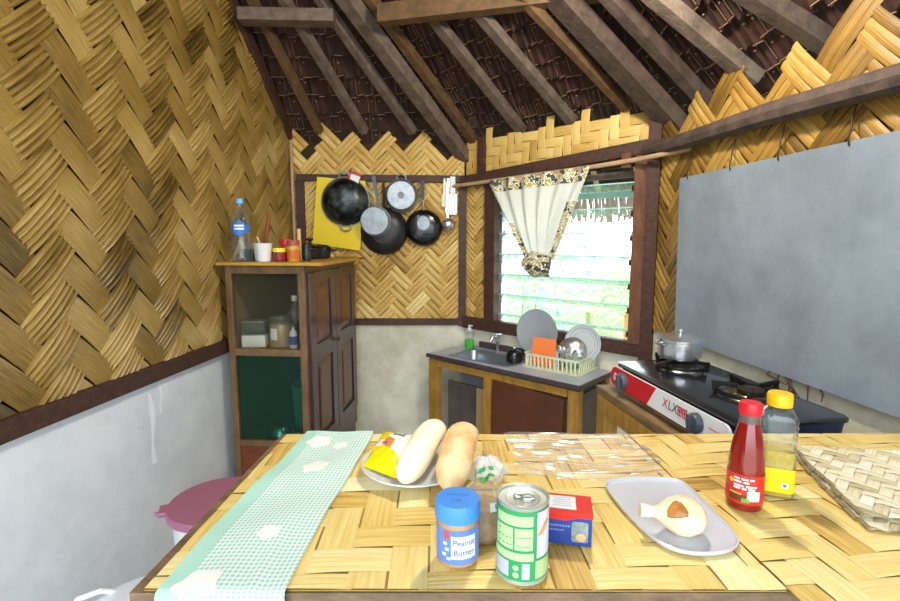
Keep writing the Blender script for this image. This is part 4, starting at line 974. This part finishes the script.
# snack packet
PY, PWh, PG_, PO = mat('pack_yellow', 'f5d80e', .3, coat=.3), mat('pack_white', 'f1efe6', .3), mat('pack_green', '2c8a68', .3), mat('pack_orange', 'e08b3a', .3)
PVi = mat('pack_violet', '8b5fa0', .3)
pk = thing('snack_packet', 'bright yellow snack packet lying on the plate left of the bread', 'packet', (-.13, .96, .80))
c00, c10, c11, c01 = V((-.168, .915, .797)), V((-.097, .872, .792)), V((-.070, 1.0, .822)), V((-.142, 1.035, .818))
def pkt(u, v):
    p = (c00*(1-u)+c10*u)*(1-v)+(c01*(1-u)+c11*u)*v; k_ = (math.sin(PI*u)*math.sin(PI*v))**.5
    return p, k_
def pm(u, v):
    if v < .42+.06*math.sin(u*5): return 0
    if v > .80 and u > .40 and u < .74: return 2
    if (u-.40)**2+((v-.56)*1.0)**2 < .025: return 4 if (u-.34)**2+(v-.50)**2 < .007 else 3
    if u < .30 and v > .62 or v > .86 and u < .42: return 0
    return 1
b = B(); b.grid(lambda u, v: pkt(u, v)[0]+V((-.02, -.05, 1)).normalized()*(.016*pkt(u, v)[1]+.0012*math.sin(u*26)*math.sin(v*19))-V(pk.location), 22, 22, pm)
b.grid(lambda u, v: pkt(u, v)[0]-V((-.02, -.05, 1)).normalized()*.004*pkt(u, v)[1]-V(pk.location), 12, 12); b.obj('packet', [PY, PWh, PG_, PO, PVi], pk, smooth=60)
def onpk(u, v): return pkt(u, v)[0]+V((-.02, -.05, 1)).normalized()*(.0162*pkt(u, v)[1]+.0016)-V(pk.location)
b = B()
for k_ in range(5): b.grid(lambda u, v: onpk(.45+k_*.052+u*.03, .845+.07*v), 1, 2)
b.obj('lettering', PWh, pk, smooth=0)
# small white bag with green print
bagm = clear('bag_film', 'ffffff', .12, 1.2, .6, 'f2f5f3')
t = thing('plastic_bag', 'crumpled white plastic bag with green print behind the golden bread roll', 'bag', (.066, .905, Z))
def bagp(u, v):
    a = 2*PI*u; h = v*.046; r = (.027*math.sin(PI*min(1, .25+v*.72))+.004)*(1+.16*math.sin(7*a+v*5)+.09*math.sin(13*a-v*9))
    return V((r*math.cos(a)*1.25, r*math.sin(a), h))
b = B(); b.grid(bagp, 48, 14); bmesh.ops.remove_doubles(b.bm, verts=b.bm.verts[:], dist=.0002); b.obj('film', bagm, t, smooth=25)
b = B()
for u, v, s in ((.74, .30, .05), (.79, .42, .03), (.72, .62, .035), (.80, .70, .03), (.67, .5, .02)):
    b.grid(lambda p, q: bagp(u+(p-.5)*s*1.6, v+(q-.5)*s*4)*1.02+V((0, -.0012, 0)), 4, 4)
b.obj('print', mat('green_print', '35b56a', .4), t, smooth=0)
# bag of brown sugar behind the jar
t = thing('sugar_bag', 'clear bag of brown sugar with white top between blue-lidded jar and can', 'bag', (.050, .728, Z))
b = B(); b.lathe([(.026, 0), (.030, .006), (.031, .03), (.027, .048), (0, .052)], (0, 0, 0), 24); b.obj('sugar', mat('brown_sugar', 'c4a06c', .8, noise=(60, .3, .7), h2='8f6c40'), t)
def sgp(u, v):
    a = 2*PI*u; r = (.0335 if v < .45 else .0335*(1-((v-.45)/.55)**3*.6))*(1+.05*math.sin(9*a+v*4)); return V((r*math.cos(a), r*math.sin(a), .001+v*.080))
b = B(); b.grid(sgp, 40, 14); bmesh.ops.remove_doubles(b.bm, verts=b.bm.verts[:], dist=.0002); b.obj('film', clear('sugar_film', 'ffffff', .1, 1.2, .13, 'f4f2ee'), t, smooth=25)
b = B(); b.grid(lambda u, v: sgp(.80+u*.10, .60+v*.16)*1.015, 5, 3); lb = b.obj('label', WHITE, t)
text_part('E', .012, lambda x, y: sgp(.85+x/.2, .68+y/.1)*1.03, mat('ink_blue', '2b3f8f', .5), lb)

# peanut butter jar
t = thing('peanut_butter_jar', 'blue-lidded jar labelled Peanut Butter at the front of the table', 'jar', (.011, .666, Z))
JB = mat('jar_label_blue', '5b82d6', .35, coat=.2); LIDB = mat('lid_blue', '4a90e6', .4); PBT = mat('peanut_butter', 'b98a5f', .35, coat=.4); INK = mat('ink_violet', '4a4fae', .5)
b = B(); b.lathe([(.026, 0), (.0295, .004), (.0300, .012), (.0300, .060), (.028, .066), (.027, .070)], (0, 0, 0), 36); b.obj('jar', PBT, t)
b = B(); b.lathe([(.0305, .0085), (.0305, .058)], (0, 0, 0), 48, cap0=False, cap1=False); jl = b.obj('label', JB, t)
b = B(); pr = [(.0315, .066), (.0318, .068), (.0318, .087), (.0305, .091), (0, .0915)]
b.lathe(pr, (0, 0, 0), 60)
for v in b.bm.verts:
    if .066 < v.co.z < .0895 and v.co.xy.length > .02:
        a = math.atan2(v.co.y, v.co.x); k_ = 1+.012*(1 if int(round(a/(2*PI)*60)) % 2 else -1); v.co.x *= k_; v.co.y *= k_
b.obj('lid', LIDB, t)
def cyl(r, a0, zc_, c=(0, 0)): return lambda x, y: V((c[0]+r*math.cos(a0+x/r), c[1]+r*math.sin(a0+x/r), zc_+y))
def patch(r, a0, w, z0, z1, m, name, parent, n_=10):
    b = B(); b.grid(lambda u, v: V((r*math.cos(a0+(u-.5)*w/r), r*math.sin(a0+(u-.5)*w/r), z0+(z1-z0)*v)), n_, 1); return b.obj(name, m, parent, smooth=60)
a_ = -PI/2+.28
wl_ = patch(.0308, a_, .037, .017, .050, mat('label_pale', 'd5d9ef', .4), 'title_field', jl)
text_part('Peanut', .0118, cyl(.0314, a_, .0405), INK, jl); text_part('Butter', .0118, cyl(.0314, a_, .0265), INK, jl)
patch(.0308, a_-.82, .009, .045, .057, mat('label_red', 'c9503f', .4), 'red_square', jl, 4)
for da, z in ((-.9, .036), (-.8, .028), (-.95, .02), (-.72, .015)): patch(.0308, a_+da, .006, z, z+.004, PWh, 'lettering', jl, 3)
text_part('7 80', .0075, lambda x, y: V((x-.002, y-.010, .0919)), INK, t)
b = B()
for k_ in range(9): b.box((-.014+k_*.0035, .006+.0012*math.sin(k_*.7), .0918), (.0026, .003, .0005))
b.obj('lettering', mat('emboss_blue', '4f73cf', .4), t, smooth=0)

# tin can
CGr = mat('can_green', '2f9a5a', .35, coat=.2); CPale = mat('can_pale_green', 'b4d096', .4); CW = mat('can_pale', 'd9dcec', .35); CGy = mat('can_grey', 'b9bdc9', .4)
t = thing('tin_can', 'unopened green-labelled tin can with ring-pull lid', 'can', (.0985, .640, Z))
R_ = .0355; CH = .109
b = B(); b.lathe([(R_-.002, 0), (R_, .001), (R_, .004), (R_-.001, .005), (R_-.001, CH-.005), (R_, CH-.004), (R_+.0004, CH-.001), (R_-.001, CH), (R_-.003, CH-.001), (R_-.0035, CH-.004), (.024, CH-.0045), (.0235, CH-.0035), (.021, CH-.0045), (0, CH-.0045)], (0, 0, 0), 56, cap1=False); cb = b.obj('can', mat('tinplate', 'c3c6bd', .4, .6), t)
b = B(); b.lathe([(R_-.0004, .006), (R_-.0004, CH-.006)], (0, 0, 0), 56, cap0=False, cap1=False); cl_ = b.obj('label', CGr, t)
ac = -PI/2+.02
def cp(x0, x1, z0, z1, m, name='label_field'):
    f = lambda x: math.asin(max(-1, min(1, (x-465)/125)))
    a0, a1 = f(x0), f(x1); b = B(); r = R_+.0001
    b.grid(lambda u, v: V((r*math.cos(ac+a0+(a1-a0)*u), r*math.sin(ac+a0+(a1-a0)*u), z0+(z1-z0)*v)), 10, 1); return b.obj(name, m, cl_, smooth=60)
cp(345, 495, .083, .097, CPale); cp(343, 405, .050, .080, CPale); cp(412, 495, .050, .080, CPale); cp(341, 500, .035, .046, CPale)
cp(341, 388, .010, .032, CGy); cp(446, 482, .010, .032, CGy)
cp(515, 588, .038, .101, CW); cp(510, 586, .009, .034, CPale)
b = B()
for xx, zz, s in ((418, .025, .004), (418, .015, .0042)):
    a0 = math.asin((xx-465)/125); r = R_+.0003; b.grid(lambda u, v: V((r*math.cos(ac+a0+(s*u*math.cos(v*2*PI))/r), r*math.sin(ac+a0+(s*u*math.cos(v*2*PI))/r), zz+s*u*math.sin(v*2*PI))), 1, 14)
b.obj('label_dot', CPale, cl_, smooth=0)
b = B(); r = R_+.0004; a0 = math.asin((548-465)/125)
b.grid(lambda u, v: V((r*math.cos(ac+a0+((u-.5)*.011+(v-.5)*.013)/r), r*math.sin(ac+a0+((u-.5)*.011+(v-.5)*.013)/r), .078+(v-.5)*.020*(1-.5*abs(u-.5)))), 5, 5); b.obj('label_picture', mat('hand_tan', 'd29a6a', .5), cl_, smooth=0)
for i in range(9):
    cp(348+(i % 4)*14, 356+(i % 4)*14, .055+(i//4)*.009, .0568+(i//4)*.009, CGr, 'lettering')
for i in range(10): cp(424+(i % 5)*13, 433+(i % 5)*13, .055+(i//5)*.012, .0565+(i//5)*.012, CGr, 'lettering')
zt_ = CH-.0035
b = B(); b.tube([(.006+.0085*math.cos(a*PI/10)*1.1, -.004+.0075*math.sin(a*PI/10), zt_+.0022) for a in range(20)], .0014, 7, True); b.box((-.006, .001, zt_+.001), (.012, .008, .002), .4, .0006); b.lathe([(.003, zt_), (.003, zt_+.003), (0, zt_+.0034)], (-.009, .002, 0), 12); b.obj('ring_pull', STEEL, t)

# small red and blue box
t = thing('carton', 'small navy blue box with red top and white sticker beside the can', 'box', (.174, .722, Z), -.20)
NB = mat('box_navy', '1f3f8f', .35, coat=.2); RB = mat('box_red', 'd8271f', .35, coat=.2)
bw, bd, bh = .082, .052, .051
b = B(); b.box((0, 0, bh/2), (bw, bd, bh), bev=.0012); b.obj('box', NB, t, smooth=0)
b = B(); b.loft([[(-bw/2-.001, bd/2+.001, bh-.007), (-bw/2-.001, bd/2+.001, bh+.001), (bw/2+.001, bd/2+.001, bh+.001), (bw/2+.001, bd/2+.001, bh-.007)], [(-bw/2-.001, -bd/2-.001, bh-.007), (-bw/2-.001, -bd/2-.001, bh+.001), (bw/2+.001, -bd/2-.001, bh+.001), (bw/2+.001, -bd/2-.001, bh-.007)]])
b.loft([[(x, -bd/2-.0016, z) for x, z in ((-bw/2, bh-.0065), (-.012, bh-.012), (.004, bh-.012), (.02, bh-.0065))], [(x, -bd/2-.0006, z) for x, z in ((-bw/2, bh-.0065), (-.012, bh-.012), (.004, bh-.012), (.02, bh-.0065))]]); b.obj('top_flap', RB, t, smooth=0)
b = B(); b.box((-.002, .0, bh+.0018), (.040, .036, .001)); stt = b.obj('sticker', WHITE, t, smooth=0)
b = B()
for k_ in range(5): b.box((-.002, .012-k_*.006, bh+.0026), (.030-.004*(k_ % 2), .0016, .0004))
b.obj('lettering', CGy, stt, smooth=0)
pic = [(x+.0235, z+.0225) for x, z, _ in rrect(0, 0, .024, .032, .004, 0)]
b = B(); b.loft([[(x, -bd/2-.0010, z) for x, z in pic], [(x, -bd/2+.0002, z) for x, z in pic]]); pf = b.obj('picture', mat('pic_grey', '9aa6a4', .3, noise=(90, .3, .7), h2='5d6a70'), t, smooth=0)
b = B(); b.ball((.025, -bd/2-.001, .014), .0075, (1, .12, .85), 14); b.obj('picture_detail', mat('pic_tan', 'd8a878', .4), pf)
b = B()
for k_ in range(10): b.box((-.030+k_*.0042, -bd/2-.0004, .030), (.003, .0006, .0032))
for k_ in range(7): b.box((-.026+k_*.0042, -bd/2-.0004, .023), (.003, .0006, .0026))
b.obj('lettering', mat('ink_pale_blue', '6f83bd', .5), t, smooth=0)

# clear wrinkled plastic sheet
def sheet(u, v):
    x = .118+.292*u-.05*v*(1-u)*0+.02*math.sin(v*3); y = 1.115-(.20+.03*math.sin(u*3))*v
    h = .0020*math.sin(v*40+2.2*math.sin(u*4.1)+u*3)+.0012*math.sin(v*67+3*math.sin(u*5+v*3))+.0014*math.sin(v*19+u*6)+.0008*math.sin(u*17+v*5)
    return V((x+.004*math.sin(v*21), y, .7775+.0052+h*.75))
b = B(); b.grid(sheet, 46, 90); tag(b.obj('plastic_sheet', clear('crinkled_film', 'ffffff', .1, 1.8, .13, 'fbf6ff'), smooth=80, recalc=False), 'crinkled clear plastic sheet lying flat at the back of the table', 'plastic sheet')

# translucent cutting sheet with half peeled onion
out = [(.286, .881), (.315, .893), (.359, .898), (.410, .896), (.431, .888), (.437, .86), (.438, .78), (.437, .715), (.430, .69), (.405, .671), (.357, .664), (.322, .675), (.303, .707), (.289, .776), (.282, .85)]
def smooth_poly(p, it=2):
    for _ in range(it):
        q = []
        for i in range(len(p)):
            a, c = V(p[i]), V(p[(i+1) % len(p)]); q += [tuple(a*.75+c*.25), tuple(a*.25+c*.75)]
        p = q
    return p
out = smooth_poly(out); cx_ = sum(p[0] for p in out)/len(out); cy_ = sum(p[1] for p in out)/len(out)
t = thing('tray', 'translucent pale plastic tray holding the onion', 'tray', (cx_, cy_, Z))
def sc(p, k_, z): return [((x-cx_)*k_, (y-cy_)*k_, z) for x, y in p]
b = B(); b.loft([sc(out, .93, 0), sc(out, .985, .001), sc(out, 1.0, .007), sc(out, .985, .0075), sc(out, .955, .0025)]); b.obj('tray', mat('milky_plastic', 'd9dbe5', .2, trans=.15, coat=.3), t, smooth=50)
t = thing('onion', 'half peeled onion with a brown skin scrap, lying on the pale tray', 'onion', (.356, .722, Z+.003))
Ro = Matrix.Rotation(-.10, 3, 'Z') @ Matrix.Rotation(-PI/2+.1, 3, 'Y')
OC = V((.0, .0, .028))
ONM = mat('onion_flesh', 'f2e6c6', .3, noise=(14, .25, .6), h2='e2c48a', sss=.25, coat=.2)
b = B(); b.lathe([(0, -.034), (.012, -.033), (.024, -.024), (.030, -.008), (.0295, .006), (.022, .022), (.012, .034), (.007, .044), (.006, .05), (.0075, .052), (.0, .0525)], OC, 32, Ro); b.obj('bulb', ONM, t)
b = B(); 
def skin(u, v):
    a = -.55+u*1.25; f = max(v, 0); zz = .002+f*.036; r = (.0300-(f**1.7)*.0205)*1.012+.0006
    aa = a+.25*math.sin(v*5); return Ro @ V((r*math.cos(aa-1.15), r*math.sin(aa-1.15), zz))+OC
b.grid(lambda p, q: skin(.56+(.05+.30*q)*(1+.18*math.sin(p*4*PI+1))*math.cos(2*PI*p), .40+(.04+.34*q)*(1+.15*math.sin(p*6*PI))*math.sin(2*PI*p)), 24, 5); bmesh.ops.remove_doubles(b.bm, verts=b.bm.verts[:], dist=.0001); b.grid(lambda p, q: skin(.56+.06*q*math.cos(2*PI*p), .40+.05*q*math.sin(2*PI*p)), 24, 2); b.obj('skin', mat('onion_skin', 'c8862f', .35, noise=(30, .3, .7), h2='9a5a1c', coat=.3), t, smooth=80, thick=.0006)
b = B(); b.lathe([(.0065, .040), (.009, .046), (.0105, .058), (.0095, .063), (0, .064)], OC, 16, Ro); b.obj('neck', mat('onion_neck', 'f3efe6', .5, noise=(50, .3, .7), h2='dccfb8'), t)

# bottles
t = thing('ketchup_bottle', 'red ketchup bottle with red cap beside the yellow-capped bottle', 'bottle', (.503, .808, Z), .1)
KT = mat('ketchup', '8c130f', .12, coat=.6, noise=(6, .3, .7), h2='7a0f0c')
b = B(); b.lathe([(.024, 0), (.0275, .003), (.0285, .012), (.0282, .065), (.027, .085), (.0225, .118), (.0170, .142), (.0155, .148)], (0, 0, 0), 36); b.obj('body', KT, t)
b = B(); b.lathe([(.0157, .148), (.0150, .156), (.0148, .165), (.0, .166)], (0, 0, 0), 28); b.obj('neck', clear('neck_glass', 'f0e0d8', .04, 1.3, .15, 'c9b8b0'), t)
b = B(); b.lathe([(.0175, .163), (.018, .165), (.018, .179), (.0165, .182), (0, .1822)], (0, 0, 0), 28); b.obj('cap', mat('cap_red', 'd3202a', .35), t)
kl_l = B(); kl_l.lathe([(.0288, .014), (.0286, .064)], (0, 0, 0), 40, cap0=False, cap1=False); klb = kl_l.obj('label', mat('label_red2', 'd02a24', .35, coat=.2), t)
ak = -PI/2-.68
patch(.0290, ak+.52, .020, .021, .038, PWh, 'label_field', klb, 6); patch(.0290, ak-.35, .028, .019, .030, mat('label_brown', '6b3a22', .5), 'label_picture', klb, 6)
patch(.0292, ak+.1, .012, .018, .025, mat('label_leaf', '5fae3a', .5), 'label_picture', klb, 4); patch(.0292, ak-.45, .02, .030, .033, mat('label_gold', 'd8a83c', .5), 'label_picture', klb, 5)
for z, wds in ((.056, (5, 6, 4)), (.0505, (7, 5)), (.044, (9, 10)), (.0395, (6, 4, 6))):
    x = -.020
    for w_ in wds:
        patch(.0290, ak+.12+(x+w_*.0009)/.029, w_*.0017, z, z+.0032, PWh, 'lettering', klb, 3); x += w_*.0018+.0022
b = B(); r = .0292; b.grid(lambda u, v: V((r*math.cos(ak-.72+(.004*u*math.cos(v*2*PI))/r), r*math.sin(ak-.72+(.004*u*math.cos(v*2*PI))/r), .052+.004*u*math.sin(v*2*PI))), 1, 16); b.obj('label_dot', YELLOW, klb, smooth=0)

t = thing('oil_bottle', 'square clear cooking oil bottle with yellow cap and label', 'bottle', (.583, .855, Z), -.42)
def sq(w, r, z): return rrect(0, 0, w, w, r, z, 4)
b = B(); rings = [sq(.052, .008, 0), sq(.056, .010, .004)]
for k_ in range(14): rings.append(sq(.056-(.0022 if k_ % 2 else 0), .010, .062+k_*.0055))
rings += [sq(.056, .010, .140), sq(.046, .014, .152), sq(.032, .0155, .160), sq(.029, .0144, .164)]
b.loft(rings); b.obj('body', CLEARB, t, smooth=35)
b = B(); b.loft([sq(.049, .008, .003), sq(.052, .009, .006), sq(.0515, .009, .084)]); b.obj('oil', mat('cooking_oil', 'e8c83a', .15, trans=.3, ior=1.3), t, smooth=35)
b = B(); b.loft([rrect(0, 0, .0572, .0572, .0105, z, 4) for z in (.012, .055)], cap0=False, cap1=False); ol = b.obj('label', mat('label_yellow', 'f4d414', .4), t, smooth=35)
b = B(); b.box((.012, -.0289, .026), (.010, .0006, .009)); ob = b.obj('label_field', WHITE, ol, smooth=0); b = B(); b.box((.012, -.0294, .026), (.005, .0004, .005)); b.obj('label_mark', mat('mark_blue', '5b6fae', .5), ob, smooth=0)
b = B()
for i in range(6):
    for j in range(2 if i % 2 else 3): b.ball((-.018+i*.0072, -.0282, .066+j*.007), .0017, (1, .5, 1), 8)
b.obj('grip_dot', CLEARP, t)
b = B(); b.lathe([(.0195, .161), (.0198, .163), (.0198, .181), (.018, .184), (0, .1842)], (0, 0, 0), 40); b.obj('cap', mat('cap_yellow', 'f2b90f', .4), t)
for v in ():
    pass

# ------------------------------------------------------------------ on the floor by the left wall
t = thing('trash_bin', 'white round bin with dusty pink lid between wall and table', 'bin', (-.650, 1.335, 0), .35)
b = B(); b.lathe([(.090, -.2), (.095, -.196), (.122, .47), (.126, .476), (.126, .485), (.120, .485), (.118, .47)], (0, 0, 0), 44, cap1=False); b.obj('bucket', WHITE, t)
PINK = mat('pink_plastic_lid', 'a0647c', .4)
b = B(); b.lathe([(.132, .478), (.136, .48), (.137, .495), (.133, .501), (.05, .506), (0, .507)], (0, 0, 0), 52, cap0=False); b.obj('lid', PINK, t)
b = B(); b.box((-.140, 0, .492), (.028, .05, .014), bev=.005); b.lathe([(.006, 0), (.006, .008), (0, .009)], (-.152, -.012, .492), 12, Matrix.Rotation(-PI/2, 3, 'Y')); b.obj('hinge', PINK, t)
t = thing('wash_tub', 'white lidded plastic tub with curved handle by the near table corner', 'tub', (-.59, .908, 0), .0)
b = B(); prof = [(.15, -.2), (.155, -.194), (.208, .425), (.215, .428), (.215, .44), (.205, .44), (.198, .42), (.150, -.185), (0, -.188)]
b.lathe(prof, (0, 0, 0), 56, cap1=False); b.obj('tub', mat('tub_white', 'dfe6f2', .4), t)
b = B(); b.lathe([(.216, .4405), (.217, .446), (.205, .449), (0, .449)], (0, 0, 0), 56); b.obj('lid', bpy.data.materials['tub_white'], t)
b = B(); b.tube([(-.20, .035, .428), (-.215, .05, .45), (-.205, .075, .466), (-.175, .10, .466), (-.16, .125, .445), (-.155, .128, .43)], .006, 8); b.obj('handle', WHITE, t)

# ------------------------------------------------------------------ light and camera
w = bpy.data.worlds.new('World'); S.world = w; w.use_nodes = True
nt = w.node_tree; bg = nt.nodes['Background']
tc = nt.nodes.new('ShaderNodeTexCoord'); sp = nt.nodes.new('ShaderNodeSeparateXYZ'); nt.links.new(tc.outputs['Generated'], sp.inputs[0])
rp = nt.nodes.new('ShaderNodeValToRGB'); rp.color_ramp.elements[0].position = .45; rp.color_ramp.elements[0].color = (.35, .4, .36, 1)
rp.color_ramp.elements[1].position = .56; rp.color_ramp.elements[1].color = (.82, .92, 1, 1)
mp = nt.nodes.new('ShaderNodeMath'); mp.operation = 'MULTIPLY_ADD'; mp.inputs[1].default_value = .5; mp.inputs[2].default_value = .5
nt.links.new(sp.outputs['Z'], mp.inputs[0]); nt.links.new(mp.outputs[0], rp.inputs[0]); nt.links.new(rp.outputs[0], bg.inputs[0])
bg.inputs[1].default_value = 2.6

def light(name, kind, loc, e, col=(1, 1, 1), size=.1, look=None):
    l = bpy.data.lights.new(name, kind); l.energy = e; l.color = col
    if kind == 'AREA': l.shape = 'RECTANGLE'; l.size = size[0]; l.size_y = size[1]
    else: l.shadow_soft_size = size
    o = bpy.data.objects.new(name, l); COL.objects.link(o); o.location = loc
    if look: o.rotation_euler = (V(look)-V(loc)).to_track_quat('-Z', 'Y').to_euler()
    return o
light('kitchen_bulb', 'POINT', (.40, 1.45, 2.15), 27, (1, .93, .78), .06)

cam = bpy.data.cameras.new('Camera'); cam.lens = 20; cam.sensor_width = 36; cam.clip_start = .02
co = bpy.data.objects.new('Camera', cam); COL.objects.link(co)
co.location = (0, 0, 1.23); co.rotation_euler = (math.radians(90-7.01), 0, 0)
S.camera = co
S.view_settings.view_transform = 'Standard'; S.view_settings.look = 'None'; S.view_settings.exposure = 1.35; S.view_settings.gamma = 1
S.view_settings.use_curve_mapping = False
